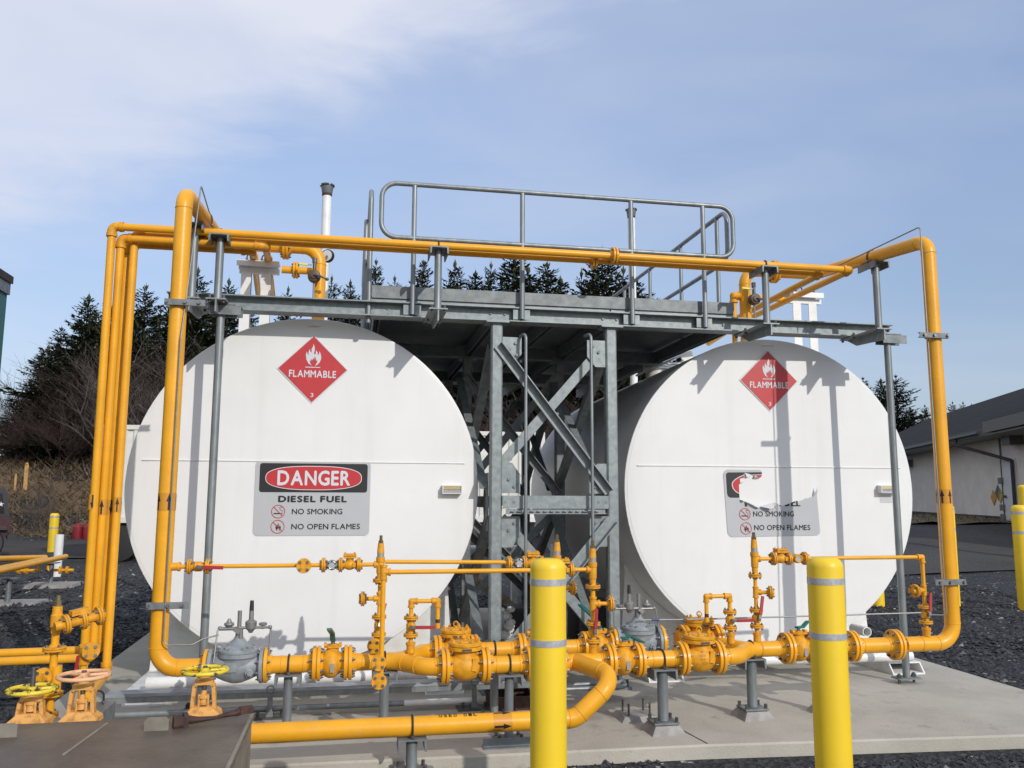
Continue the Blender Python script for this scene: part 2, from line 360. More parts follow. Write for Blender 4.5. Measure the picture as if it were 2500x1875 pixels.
def bumpy(x, y):
    return hz(x, y) + (.012*math.sin(x*2.1+y*1.3)+.01*math.sin(x*.9-y*2.7) if y > 6 else 0)
struct('ground', sheet(axis([(-700, -60, 80), (-60, -14, 4), (-14, 22, .75), (22, 60, 3), (60, 700, 80)]), axis([(-30, 0, 10), (0, 30, .75), (30, 62, 1.6), (62, 140, 13), (140, 900, 95)]), bumpy), GRAV)
def road_fn(t, s_):       # one service road passing behind the tanks, from left to right
    x = -60+120*t; yc = 29.5 if x < -4 else 29.5-11.5*ss(-4, 9, x); return x, yc+(s_-.5)*(9.5 if x < 2 else 7.5)
mb = MB(); n_, k_ = 90, 8; vs = []
for i in range(n_+1):
    for j in range(k_+1): x, y = road_fn(i/n_, j/k_); vs.append((x, y, bumpy(x, y)+.03))
struct('road', mb.add(vs, [[i*(k_+1)+j, (i+1)*(k_+1)+j, (i+1)*(k_+1)+j+1, i*(k_+1)+j+1] for i in range(n_) for j in range(k_)]), ASPH)
mb = sheet(axis([(-60, 14, 1.2)]), axis([(34.0, 64, 1.0)]), lambda x, y: hz(x, y)+.03+.18*math.sin(x*.8+y)*math.sin(y*.9-x*.3)*ss(35, 39, y))
struct('grass_bank', mb, GRASSM)
# grass strip in front of the building
mb = sheet(axis([(13, 34, .8)]), axis([(22.5, 30, .6)]), lambda x, y: hz(x, y)+.05+.05*math.sin(x*3+y*2))
struct('turf', mb, TUFTG)
# blades of dead grass on the bank
mb = MB()
for i in range(9000):
    x = rg.uniform(-22, 0); y = rg.uniform(34.2, 41); z = hz(x, y)+.05; a = rg.uniform(0, 6.3); h = rg.uniform(.15, .45); dx, dy = math.cos(a), math.sin(a); l = rg.uniform(-.45, .45)
    mb.add([(x-dx*.035, y-dy*.035, z), (x+dx*.035, y+dy*.035, z), (x+l, y+rg.uniform(-.4, .1), z+h)], [[0, 1, 2]])
for i in range(1600):
    x = rg.uniform(14, 26); y = rg.uniform(22.6, 29.6); z = hz(x, y)+.05; a = rg.uniform(0, 6.3); h = rg.uniform(.04, .14); dx, dy = math.cos(a), math.sin(a)
    mb.add([(x-dx*.02, y-dy*.02, z), (x+dx*.02, y+dy*.02, z), (x+rg.uniform(-.15, .15), y, z+h)], [[0, 1, 2]])
struct('dead_grass', mb, TUFT, False, 'stuff')
# loose stones where the camera sees the gravel close by
mb = MB()
def stone(x, y, s_, pale):
    z = bumpy(x, y)+s_*.18; pts = []
    for d in ((1, 0, 0), (-1, 0, 0), (0, 1, 0), (0, -1, 0), (0, 0, 1), (0, 0, -1)):
        p = V(d)*s_*rg.uniform(.6, 1.15)+V((rg.uniform(-.4, .4), rg.uniform(-.4, .4), rg.uniform(-.3, .3)))*s_; pts.append((x+p.x, y+p.y, z+p.z*.75))
    mb.add(pts, [[0, 2, 4], [2, 1, 4], [1, 3, 4], [3, 0, 4], [2, 0, 5], [1, 2, 5], [3, 1, 5], [0, 3, 5]], pale)
def scatter(n, x0, x1, y0, y1, s0, s1):
    for i in range(n):
        x, y = rg.uniform(x0, x1), rg.uniform(y0, y1)
        if -2.3 < x < 5.75 and 5.15+(.25 if x < 2 else 0) < y < 12.4: continue
        if x < -.4 and y < 4.95: continue
        stone(x, y, rg.uniform(s0, s1)*(1 if rg.random() < .9 else 1.5), 1 if rg.random() < .022 else 0)
scatter(9000, .1, 5.2, 3.9, 5.5, .010, .024)
scatter(9500, -6, -1.9, 5.0, 13, .014, .034)
scatter(5000, -9, -2.2, 12, 21, .02, .05)
scatter(11000, 5.5, 10.5, 5.2, 13.5, .014, .036)
scatter(1500, .6, 2.6, 12.4, 18, .02, .05)
struct('gravel', mb, [STONE, STONEL], False, 'stuff')
# the concrete pad under the tanks
PADZ = .05
poly = [(-2.22, 5.52), (-.55, 5.47), (2.3, 5.40), (4.56, 5.24), (5.62, 5.17), (5.78, 12.4), (-2.36, 12.4)]
mb = MB(); n = len(poly); b_ = .012
inner = [(x+(b_ if i in (0, 6) else -b_ if i in (4, 5) else 0), y+(b_ if i < 5 else -b_)) for i, (x, y) in enumerate(poly)]
vs = [(x, y, -.3) for x, y in poly]+[(x, y, PADZ-b_) for x, y in poly]+[(x, y, PADZ) for x, y in inner]
fs = [[i, (i+1) % n, n+(i+1) % n, n+i] for i in range(n)]+[[n+i, n+(i+1) % n, 2*n+(i+1) % n, 2*n+i] for i in range(n)]+[[2*n+i for i in range(n)]]
mb.add(vs, fs)
pad = solo('concrete_pad', mb, CON, None, None, kind='structure', smooth=False)
# a control joint sawn across the pad
mb = MB(); mb.ext([(-.004, 0), (.004, 0), (.004, .003), (-.004, .003)], A(1600, 1712, 6.15).xy.to_3d()+V((0, 0, PADZ)), V((2.34, 5.42, PADZ)))
solo('pad_joint', mb, mat('joint_dark', (.07, .065, .06), .9), None, None, kind='structure', smooth=False)
# ================================================================ TANKS
TR = 1.455; TL = 4.85
ZC = 1.728                                   # height of the tank centres
def sphere_cap_flame(s_, org, mb, mi=0, th=.0012):
    # flame pictogram: tongues around a hollow heart, all inside +-.5
    o1 = [(-.10, -.5), (-.30, -.40), (-.42, -.22), (-.46, .0), (-.41, .14), (-.36, .02), (-.30, -.04), (-.31, .12), (-.25, .26), (-.20, .12), (-.13, .10), (-.14, .26), (-.06, .38), (-.04, .50), (.04, .36), (.05, .22), (.0, .06), (.08, .0), (.12, .10), (.12, .22), (.22, .10), (.23, -.02), (.30, .04), (.33, .18), (.41, .02), (.44, -.16), (.36, -.34), (.24, -.45), (.10, -.5), (.20, -.36), (.22, -.22), (.15, -.28), (.12, -.16), (.06, -.06), (.03, -.22), (-.03, -.14), (-.08, -.26), (-.16, -.18), (-.15, -.30), (-.22, -.26), (-.20, -.38)]
    mb.prism([V((org[0]+x*s_*.95, org[1], org[2]+z*s_*1.25)) for x, z in o1], (0, -th, 0), mi)
def tank(cx, yf, rz, label, stub):
    c, s = math.cos(R_(rz)), math.sin(R_(rz))
    T = Thing('storage_tank', label, 'fuel tank', (cx, yf, PADZ), ((c, s, 0), (0, 0, 1)), 'twin white fuel tanks')
    zc = ZC-PADZ
    mb = MB(); mb.lathe((0, 0, zc), (0, 1, 0), [(TR-.014, .0), (TR-.004, .002), (TR, .010), (TR, 1.4), (TR, 2.8), (TR, TL-.01), (TR-.03, TL)], 112)
    T.part('shell', mb, WHT, ang=25)
    mb = MB(); mb.lathe((0, 0, zc), (0, 1, 0), [(1e-4, -.016), (.7, -.0145), (TR-.2, -.010), (TR-.03, -.002), (TR-.022, .006)], 112); T.part('end_head', mb, WHT)
    mb = MB(); z0 = A(741, 1127, yf).z-PADZ; mb.tube([(-1.33, -.012, z0), (-.7, -.0165, z0+.001), (0, -.0175, z0), (.7, -.0165, z0-.001), (1.33, -.011, z0)], .0065, 8); T.part('weld_seam', mb, WHT)
    mb = MB(); mb.tube(fillet([(-.045, -.015, zc+1.39), (-.045, -.05, zc+1.39), (.045, -.05, zc+1.39), (.045, -.015, zc+1.39)], .01), .008, 8); T.part('lifting_lug', mb, WHTP)
    # saddles: plates that follow the shell, with a web and a base channel
    for y0 in (.66, TL-.75):
        mb = MB(); hw = 1.26; arc = []
        for i in range(25):
            x = hw-2*hw*i/24; arc.append((x, zc-math.sqrt(max(0, (TR+.004)**2-x*x))))
        poly = [(-hw-.06, .10), (hw+.06, .10)]+[(x, z) for x, z in arc]
        mb.prism([(x, y0, z) for x, z in poly], (0, .018, 0))
        mb.prism([(x, y0+.22, z) for x, z in poly], (0, .018, 0))
        for sx in (-1, 1): mb.bx(sx*hw-.01, sx*hw+.01, y0+.018, y0+.22, .10, zc-math.sqrt(TR**2-hw**2)-.01)
        for sx in (-.62, 0, .62): mb.bx(sx-.009, sx+.009, y0+.018, y0+.22, .10, zc-math.sqrt(TR**2-sx**2)-.003)
        T.part('saddle', mb, WHTP)
    for sx in (-1, 1):
        mb = MB(); x = sx*1.16     # hollow skid runner along the tank, its mitred front end open
        pr = [(-.16, 0), (.16, 0), (.16, .10), (-.16, .10), (-.16, .088), (.148, .088), (.148, .012), (-.16, .012)]
        mb.ext([(-.16, 0), (.16, 0), (.16, .012), (-.16, .012)], (x, -.22, 0), (x, TL-.1, 0)); mb.ext([(-.16, .088), (.16, .088), (.16, .10), (-.16, .10)], (x, -.16, 0), (x, TL-.1, 0))
        for q in (-.154, .154): mb.prism([(x+q-.006, -.22, .012), (x+q-.006, TL-.1, .012), (x+q-.006, TL-.1, .088), (x+q-.006, -.16, .088)], (.012, 0, 0))
        T.part('skid', mb, WHTP)
    mb = MB(); mb.cyl((-1.15, -.20, .165), (1.20, -.20, .165), .048, 24); T.part('cross_pipe', mb, WHTP)
    if stub:
        mb = MB(); p = T.inv @ A(2110, 1541, yf+.1); q = V((p.x, .08, p.z))
        mb.lathe(q, (0, 1, 0), [(.046, .24), (.046, 0), (.039, 0), (.039, .2)], 20); T.part('drain_stub', mb, WHTP)
    for (x, y) in ((-.55, 1.7), (-.1, 2.3), (.15, 3.2)):
        rr = .26 if x == -.1 else .15; z0 = zc+math.sqrt(TR**2-x*x)
        mb = MB(); mb.lathe((x, y, z0-.12), (0, 0, 1), [(rr*.8, 0), (rr*.8, .17), (rr, .17), (rr, .19), (rr*.3, .192)], 28); mb.lathe((x, y, z0+.078), (0, 0, 1), [(rr, 0), (rr, .02), (rr*.2, .022)], 28)
        o = T.part('manway', mb, WHTP); hb = MB(); hb.hexes((x, y, z0+.098), (0, 0, 1), rr*.88, 12, .014, .02); T.part('bolts', hb, STL, parent=o)
    mb = MB(); mb.cyl((-.98, 1.1, zc+1.23), (-.35, 1.1, zc+1.52), .012, 8); mb.lathe((-.40, 1.1, zc+1.47), (0, 1, 0), [(.001, 0), (.07, 0), (.07, .02), (.001, .02)], 18); T.part('dial_gauge', mb, WHTP)
    # gauge housing on the head
    q = T.inv @ (A(2154, 1195, yf) if stub else A(1102, 1196, yf)); gx, gz = q.x, q.z
    mb = MB(); mb.bx(gx-.085, gx+.085, -.085, -.01, gz-.035, gz-.029); mb.bx(gx-.085, gx+.085, -.05, -.01, gz+.034, gz+.040); mb.bx(gx-.085, gx-.079, -.085, -.01, gz-.029, gz+.034); mb.bx(gx+.079, gx+.085, -.07, -.01, gz-.029, gz+.034); mb.bx(gx-.079, gx+.079, -.04, -.012, gz-.029, gz+.034)
    o = T.part('gauge_housing', mb, WHTP, smooth=False)
    mb = MB(); mb.box((gx, -.052, gz+.018), (.15, .012, .032), MX.Rotation(R_(-12), 3, 'X')); T.part('gauge_plate', mb, LENS, parent=o, smooth=False)
    mb = MB(); mb.box((gx, -.062, gz-.012), (.15, .01, .026), MX.Rotation(R_(15), 3, 'X')); T.part('gauge_lens', mb, REFL, parent=o, smooth=False)
    if stub:
        mb = MB(); mb.bx(gx-.06, gx+.075, -.0152, -.0135, gz-.125, gz-.055); o = T.part('notice_label', mb, SWHT, smooth=False)
        mb = MB()
        for i in range(5): mb.bx(gx-.05, gx+.062-.01*(i % 2), -.0162, -.0154, gz-.068-.011*i-.002, gz-.068-.011*i+.002)
        T.part('print', mb, mat('faint_print', (.5, .45, .47), .6), parent=o, smooth=False)
    return T
TKL = tank(-.37, 7.32, 0, 'left white horizontal fuel tank bearing the intact danger sign', False)
TKR = tank(3.92, 7.40, -1.8, 'right white horizontal fuel tank bearing the torn danger sign', True)
# ---------------------------------------------------------------- signs on the tanks
def rrect(x0, x1, z0, z1, r, n=6):
    pts = []
    for cx, cz, a in ((x1-r, z1-r, 0), (x0+r, z1-r, 90), (x0+r, z0+r, 180), (x1-r, z0+r, 270)):
        for i in range(n+1): q = R_(a+90*i/n); pts.append((cx+r*math.cos(q), cz+r*math.sin(q)))
    return pts
def flat(mb, pts, y, th=.001, mi=0): mb.prism([(x, y, z) for x, z in pts][::-1], (0, -th, 0), mi); return mb
def ell(cx, cz, a, b, n=40, p=2.): 
    out = []
    for i in range(n):
        t = 2*math.pi*i/n; c, s = math.cos(t), math.sin(t); out.append((cx+a*math.copysign(abs(c)**(2/p), c), cz+b*math.copysign(abs(s)**(2/p), s)))
    return out
def placard(T0, px, py, label):
    p = T0.inv @ A(px, py, T0.m.translation.y); c = T0.m @ V((p.x, -.018, p.z))
    T = Thing('hazard_placard', label, 'placard', c, (T0.m.to_3x3() @ V((1, 0, 0)), (0, 0, 1)), 'red flammable placards')
    h = .298; d = lambda k: [(0, k), (-k, 0), (0, -k), (k, 0)]
    T.part('border', flat(MB(), d(h), 0, .002), SWHT, smooth=False); T.part('red_panel', flat(MB(), d(h-.011), -.0025), SRED, smooth=False)
    mb = MB(); sphere_cap_flame(.152, (.004, -.004, .125), mb); flat(mb, [(-.064, .012), (.062, .012), (.062, .019), (-.064, .019)], -.004); T.part('flame_symbol', mb, SWHT, smooth=False)
    T.part('lettering', text_mb('FLAMMABLE', .395, .062, 0, .022, None, (0, -.005, -.042)), SWHT, smooth=False)
    T.part('class_number', text_mb('3', .026, .036, 0, .012, None, (.0, -.005, -.225)), SWHT, smooth=False)
placard(TKL, 764, 902, 'red flammable placard on the left tank above the intact danger sign')
placard(TKR, 1875, 930, 'red flammable placard on the right tank above the torn danger sign')
def prohibit(T, x, z, kind):
    r = .056; mb = MB(); n = 36
    vs = []; 
    for i in range(n):
        a = 2*math.pi*i/n; c, s = math.cos(a), math.sin(a); vs += [(x+r*c, -.0055, z+r*s), (x+(r-.0055)*c, -.0055, z+(r-.0055)*s)]
    mb.add(vs, [[2*i, 2*i+1, (2*i+3) % (2*n), (2*i+2) % (2*n)] for i in range(n)])
    q = r*.707-.001; mb.add([(x-q-.002, -.0057, z+q-.002), (x-q+.002, -.0057, z+q+.002), (x+q+.002, -.0057, z-q+.002), (x+q-.002, -.0057, z-q-.002)], [[0, 3, 2, 1]])
    o = T.part('prohibition_ring', mb, SRED, smooth=False)
    mb = MB()
    if kind == 'smoke':
        flat(mb, [(x-.036, z-.021), (x+.022, z-.021), (x+.022, z-.012), (x-.036, z-.012)], -.004); flat(mb, [(x+.026, z-.021), (x+.034, z-.021), (x+.034, z-.012), (x+.026, z-.012)], -.004)
        pts = [(x+.032, -.0045, z-.008), (x+.036, -.0045, z+.004), (x+.028, -.0045, z+.010), (x+.02, -.0045, z+.012), (x+.012, -.0045, z+.02), (x+.017, -.0045, z+.030), (x+.008, -.0045, z+.033), (x+.02, -.0045, z+.04), (x+.03, -.0045, z+.03)]
        mb.tube(pts, .0013, 5)
    else: sphere_cap_flame(.05, (x+.006, -.004, z-.002), mb)
    T.part('pictogram', mb, BLK, smooth=False)
def danger(T0, px, py, label, torn):
    p = T0.inv @ A(px, py, T0.m.translation.y); c = T0.m @ V((p.x, -.018, p.z))
    T = Thing('danger_sign', label, 'warning sign', c, (T0.m.to_3x3() @ V((1, 0, 0)), (0, 0, 1)))
    W, H = .475, .312
    if not torn:
        T.part('panel', flat(MB(), rrect(-W, W, -H, H, .04), 0, .002), SGRY, smooth=False)
        T.part('header', flat(MB(), rrect(-W+.035, W-.025, .048, H-.022, .022), -.0025), BLK, smooth=False)
        T.part('oval_border', flat(MB(), ell(.005, .168, .398, .102, 56, 2.6), -.0035), SWHT, smooth=False)
        T.part('oval', flat(MB(), ell(.005, .168, .392, .096, 56, 2.6), -.0045), SRED, smooth=False)
        T.part('lettering', text_mb('DANGER', .60, .128, 0, .028, None, (.005, -.006, .168), space=1.06), SWHT, smooth=False)
        mb = text_mb('DIESEL FUEL', .565, .056, 0, .05, None, (0, -.004, -.008)); text_mb('NO SMOKING', .415, .047, 0, .018, mb, (.04, -.004, -.112)); text_mb('NO OPEN FLAMES', .565, .047, 0, .018, mb, (.115, -.004, -.237))
        T.part('lettering', mb, BLK, smooth=False); prohibit(T, -.278, -.112, 'smoke'); prohibit(T, -.278, -.237, 'flame')
    else:      # most of the header has been ripped away; x and z below follow the torn edge
        f = lambda pts: [((x-1055)/790*W, (735-y)/565*H) for x, y in pts]
        edge = [(620, 225), (610, 300), (540, 315), (545, 385), (610, 370), (545, 410), (518, 410), (522, 480), (520, 560), (524, 668), (575, 690), (605, 705), (700, 770), (790, 815), (1030, 830), (1085, 720), (1150, 735), (1200, 770), (1280, 775), (1340, 745), (1400, 710), (1440, 690), (1500, 715), (1530, 690), (1580, 672), (1625, 645), (1660, 650), (1700, 630), (1750, 625), (1800, 590), (1822, 575)]
        panel = [(330, 165)]+[(885, 165), (910, 200), (905, 270), (860, 310), (800, 330), (750, 320), (775, 265), (720, 245)]+edge+[(1850, 1215), (1835, 1250), (1800, 1275), (380, 1298), (335, 1275), (310, 1225), (268, 250), (290, 190)]
        T.part('panel', flat(MB(), f(panel), 0, .002), SGRY, smooth=False)
        T.part('header', flat(MB(), f([(340, 213), (905, 205), (908, 235), (740, 245), (620, 213), (606, 245), (520, 300), (518, 410), (520, 640), (370, 640), (330, 615), (318, 560), (308, 245)]), -.0025), BLK, smooth=False)
        T.part('oval_border', flat(MB(), f([(605, 250), (520, 285), (450, 330), (405, 380), (398, 430), (415, 490), (460, 545), (518, 575), (518, 562), (470, 535), (428, 485), (412, 430), (418, 385), (460, 340), (530, 295), (605, 262)]), -.0036), SWHT, smooth=False)
        mb = MB(); flat(mb, f([(605, 262), (530, 295), (460, 340), (418, 385), (412, 430), (428, 485), (470, 535), (518, 562), (516, 410), (540, 405), (538, 310), (606, 300)]), -.0036); flat(mb, f([(770, 258), (905, 250), (890, 285), (830, 320), (760, 300)]), -.0036); T.part('oval', mb, SRED, smooth=False)
        mb = MB(); flat(mb, f([(598, 705), (640, 745), (650, 785), (606, 788)]), -.004); flat(mb, f([(1180, 765), (1200, 762), (1200, 782), (1178, 782)]), -.004)
        flat(mb, f([(1260, 768), (1345, 738), (1352, 745), (1345, 770), (1310, 784), (1280, 784)]), -.004); flat(mb, f([(1380, 722), (1450, 700), (1450, 722), (1405, 735), (1405, 762), (1462, 762), (1462, 782), (1372, 782)]), -.004); flat(mb, f([(1465, 690), (1490, 690), (1490, 762), (1532, 762), (1532, 782), (1465, 782)]), -.004)
        text_mb('NO SMOKING', .41, .05, 0, .018, mb, (.013, -.004, -.098)); text_mb('NO OPEN FLAMES', .565, .05, 0, .018, mb, (.096, -.004, -.225))
        T.part('lettering', mb, BLK, smooth=False); prohibit(T, -.274, -.100, 'smoke'); prohibit(T, -.267, -.232, 'flame')
        # flaps of torn vinyl that curl off the tank
        mb = MB()
        def flap(a, b, tip, lift):
            a, b, t = [V((q[0], -.003, q[1])) for q in f([a, b, tip])]; rows = []
            for i in range(6):
                k = i/5; l = a.lerp(t, k*.98); r = b.lerp(t, k*.98); y = -lift*math.sin(k*2.2); l.y += y; r.y += y; rows += [l, r]
            mb.add(rows, [[2*i, 2*i+1, 2*i+3, 2*i+2] for i in range(5)])
        flap((590, 690), (860, 790), (800, 815), .03); flap((830, 785), (1085, 725), (1030, 835), .055); flap((1745, 625), (1822, 575), (1805, 432), .03); flap((525, 668), (600, 695), (560, 700), .03); flap((620, 215), (735, 255), (640, 300), .02); flap((750, 320), (860, 312), (775, 262), .025)
        T.part('torn_flaps', mb, SWHT, label='white curled flaps of torn vinyl')
        mb = MB(); flat(mb, f([(1075, 740), (1100, 765), (1122, 820), (1095, 790), (1080, 800)]), -.004); T.part('red_scrap', mb, SRED, smooth=False)
danger(TKL, 764, 1216, 'intact grey danger sign for diesel fuel on the left tank', False)
danger(TKR, 1882, 1229, 'torn danger sign with its header ripped off on the right tank', True)
# ================================================================ PLATFORM
BY = 7.05                                     # front face line of the platform
def atz(px, py, Y): return A(px, py, Y)
PL = Thing('steel_platform', 'galvanised steel access platform with railings standing between the two white tanks', 'platform', (1.72, BY, PADZ))
zt, zb = A(600, 721, BY).z, A(600, 758, BY).z
XL, XR = A(408, 715, BY).x, A(2176, 790, BY).x
cL, cR = A(1213, 1100, BY).x, A(1497, 1100, BY).x
mb = MB(); mb.ibeam((XL, BY+.06, (zt+zb)/2), (XR, BY+.06, (zt+zb)/2), .17, zt-zb, .010); PL.part('front_beam', mb, GAL, True, smooth=False)
x0, x1 = A(908, 700, BY+.1).x, A(1783, 740, BY+.1).x; y0, y1 = BY+.03, 12.4  # deck carried farther back; the added length shades the right tank's flank
for yy in (8.95, 10.85):
    mb = MB(); mb.ibeam((x0, yy, zb+.05), (x1, yy, zb+.05), .1, .13); PL.part('cross_beam', mb, GALD, True, smooth=False)
for xx in (x0+.05, cL, (cL+cR)/2, cR, x1-.05):
    mb = MB(); mb.chan((xx, BY+.12, zt+.005), (xx, y1, zt+.005), .06, .13, .008); PL.part('joist', mb, GALD, True, smooth=False)
mb = MB(); ztoe = A(908, 694, BY).z; zdk = A(1150, 735, BY).z
mb.bx(x0, x1, y0+.012, y1, zdk-.012, zdk); PL.part('deck_plate', mb, GALD, True, smooth=False)
for a, b in ((x0, A(1280, 720, BY).x), (A(1283, 720, BY).x, A(1490, 720, BY).x), (A(1494, 720, BY).x, x1-.02)):
    mb = MB(); mb.bx(a, b, y0+.002, y0+.010, zt+.004, zdk-.016); PL.part('grating_bar', mb, GAL, True, smooth=False)
mb = MB(); mb.bx(x0, x1, y0-.004, y0+.006, zdk-.002, ztoe); mb.bx(x1-.006, x1, y0+.006, y1, zdk+.002, ztoe); PL.part('toe_plate', mb, GALD, True, smooth=False)
# columns in three rows with braces between them
def col(x, y, ztop, w_=.1, m=GAL):
    mb = MB(); c = .012; h = w_/2
    pr = [(-h+c, -h), (h-c, -h), (h, -h+c), (h, h-c), (h-c, h), (-h+c, h), (-h, h-c), (-h, -h+c)]
    mb.ext(pr, (x, y, PADZ+.02), (x, y, ztop-.012), (0, 1, 0)); mb.bx(x-.1, x+.1, y-.09, y+.09, ztop-.012, ztop); o = PL.part('column', mb, m, True, smooth=False)
    b = MB(); b.bx(x-.12, x+.12, y-.12, y+.12, PADZ, PADZ+.02); PL.part('base_plate', b, GALD, True, parent=o, smooth=False)
    b = MB(); [b.cyl((x+sx*.09, y+sy*.09, PADZ+.02), (x+sx*.09, y+sy*.09, PADZ+.08), .011, 6) for sx in (-1, 1) for sy in (-1, 1)]; PL.part('bolts', b, STLD, True, parent=o)
for y, m in ((BY+.06, GAL), (9.0, GALD), (10.85, GALD)):
    for x in (cL, cR): col(x, y, zb-.001 if y < 8 else zb-.016, .1, m)
zm = A(1330, 1226, BY).z
mb = MB(); mb.ext([(-.02, -.055), (.02, -.055), (.02, -.048), (-.012, -.048), (-.012, .048), (.02, .048), (.02, .055), (-.02, .055)], (cR-.052, BY+.0, zm), (cL+.052, BY+.0, zm)); PL.part('strut', mb, GAL, True, smooth=False)
mb = MB(); mb.bx(cL+.08, cR-.08, BY-.045, BY+.0, zm-.10, zm-.093); mb.bx(cL+.08, cR-.08, BY-.005, BY, zm-.093, zm-.06)
for k in range(14): mb.bx(cL+.12+k*.057, cL+.155+k*.057, BY-.04, BY-.012, zm-.080, zm-.074)
PL.part('strut_rail', mb, GAL, True, smooth=False)
def brace(a, b, wd, up, m=GAL, fl=1, t=.009):
    mb = MB(); mb.angle(a, b, wd, t, up, fl); PL.part('brace', mb, m, True, smooth=False)
def P_(px, py, Y): return A(px, py, Y)
zt1 = A(1250, 838, BY).z; zl1 = A(1487, 1196, BY).z
brace((cL+.03, BY-.004, zt1), (cR-.02, BY-.004, zl1), .075, (.0, -1, 0)); brace((cL+.02, BY+.05, A(1250, 1160, BY).z), (cR-.03, BY+.05, A(1470, 850, BY).z), .085, (0, 1, 0), GAL)
z2t = A(1480, 1262, BY).z; z2b = A(1250, 1610, BY).z
brace((cL+.06, BY-.004, z2b-.03), (cR+.01, BY-.004, z2t-.05), .09, (0, -1, 0), GAL, -1); brace((cL+.02, BY+.05, z2t-.03), (cR-.02, BY+.05, z2b), .085, (0, 1, 0))
def gusset(x, z, sx, sz, Y, m=GAL, w_=.17, h=.24):
    mb = MB(); p = [(x, z), (x+sx*w_, z), (x+sx*w_, z+sz*h*.62), (x+sx*w_*.55, z+sz*h), (x, z+sz*h)]
    mb.prism([(a, Y, b) for a, b in p], (0, .01, 0)); o = PL.part('gusset', mb, m, True, smooth=False)
    b = MB(); [b.tube([(x+sx*w_*u, Y-.014, z+sz*h*v), (x+sx*w_*u, Y+.004, z+sz*h*v)], .014, 6) for u, v in ((.38, .45), (.68, .22))]; PL.part('bolts', b, GALD, True, parent=o)
for sx, x in ((1, cL+.05), (-1, cR-.05)):
    gusset(x, zt1+.06, sx, -1, BY+.03); gusset(x, zm+.075, sx, 1, BY+.03, GAL, .16, .26); gusset(x, zm-.12, sx, -1, BY+.03, GAL, .16, .26); gusset(x, PADZ+.1, sx, 1, BY+.03)
mb = MB(); mb.hexes((cL+.11, BY-.022, zm), (0, 1, 0), .035, 2, .014, .016, 0); mb.hexes((cR-.11, BY-.022, zm), (0, 1, 0), .035, 2, .014, .016, 0)
for (px, py) in ((1361, 1010), (1262, 866), (1272, 882), (1478, 1178), (1468, 1162), (1477, 1272), (1467, 1290)): q = A(px, py, BY-.016); mb.tube([q, q+V((0, .02, 0))], .013, 6)
for px in (911, 948, 990, 1016, 1200, 1235, 1258, 1476, 1510, 1525, 1700, 1738, 1772):
    for dy in (0, 15): q = A(px, 748+(px-911)*.049+dy, BY); mb.tube([q+V((0, .045, 0)), q+V((0, .06, 0))], .013, 6)
PL.part('bolts', mb, GALD, True)
for y in (9.0-.055, 10.85-.055):
    zz = zm
    mb = MB(); mb.bar((cL+.05, y, zz), (cR-.05, y, zz), .01, .1); PL.part('strut', mb, GALD, True, smooth=False)
    for (a, b) in ((zt1, zm+.1), (zm-.1, .5)):
        brace((cL, y, a), (cR, y, b), .08, (0, -1, 0), GALD); brace((cL, y-.02, b), (cR, y-.02, a), .08, (0, 1, 0), GALD)
for x in (cL, cR):
    xo = x-.055; mb = MB(); mb.bar((xo, BY+.1, zm), (xo, 9.0, zm), .01, .1); mb.bar((xo, 9.0, zm+.002), (xo, 10.85, zm+.002), .01, .1); PL.part('strut', mb, GALD, True, smooth=False)
    for (ya, yb) in ((BY+.1, 8.95), (9.05, 10.8)):
        for (a, b) in ((zt1-.05, zm+.12), (zm-.12, .35)):
            brace((xo, yb, a), (xo, ya, b), .075, (-1, 0, 0), GAL); brace((xo-.012, yb, b), (xo-.012, ya, a), .075, (1, 0, 0), GALD)
for x in (cL, cR):
    for zc_ in (zm,):
        mb = MB(); mb.prism([(x-.058, BY+.11, zc_-.25), (x-.058, BY+.3, zc_-.25), (x-.058, BY+.38, zc_), (x-.058, BY+.3, zc_+.25), (x-.058, BY+.11, zc_+.25)], (.006, 0, 0)); PL.part('gusset', mb, GALD, True, smooth=False)
# a slanted ladder stringer under the deck at the left, seen above the left tank
for dx in (0, .16):
    mb = MB(); mb.bar((x0-.13+dx, BY+.45, zb-.75), (x0-.10+dx, BY+2.6, zt+.02), .05, .09); PL.part('stair_stringer', mb, GALB, True, smooth=False)
# conduits with bent tops between the front columns
for px, s_ in ((1284, -1), (1443, -1)):
    q = A(px, 830, BY-.08); mb = MB(); mb.tube(fillet([q+V((s_*.03, .10, .05)), q+V((0, 0, .06)), V((q.x, q.y, PADZ+.30)), V((q.x, q.y+.2, PADZ+.30))], .06), .0140, 12)
    PL.part('conduit', mb, GALB, True)
# railings
rt = A(964, 447, BY-.03).z; rm = A(1010, 582, BY-.03).z; rxl = A(932, 500, BY-.03).x; rxr = A(1789, 560, BY-.03).x; yr = BY-.03
G = MB(); loop = fillet([((rxl+rxr)/2, yr, rt), (rxr, yr, rt), (rxr, yr, rm), (rxl, yr, rm), (rxl, yr, rt), ((rxl+rxr)/2, yr, rt)], .13, 7); G.tube(loop[:-1], .0215, 14, closed=True)
gr = PL.part('guard_rail', G, GALB, True)
for px, y_ in ((1008, 700), (1275, 700), (1543, 700), (1720, 700)):
    xx = A(px, y_, yr).x; mb = MB(); mb.cyl((xx, yr, zb+.02), (xx, yr, rt-.012), .0215, 14); po = PL.part('rail_post', mb, GALB, True, parent=gr)
    mb = MB(); mb.bx(xx-.075, xx+.075, BY-.006, BY+.004, zb+.022, zt-.016); PL.part('post_plate', mb, GAL, True, smooth=False)
xs = x1-.03
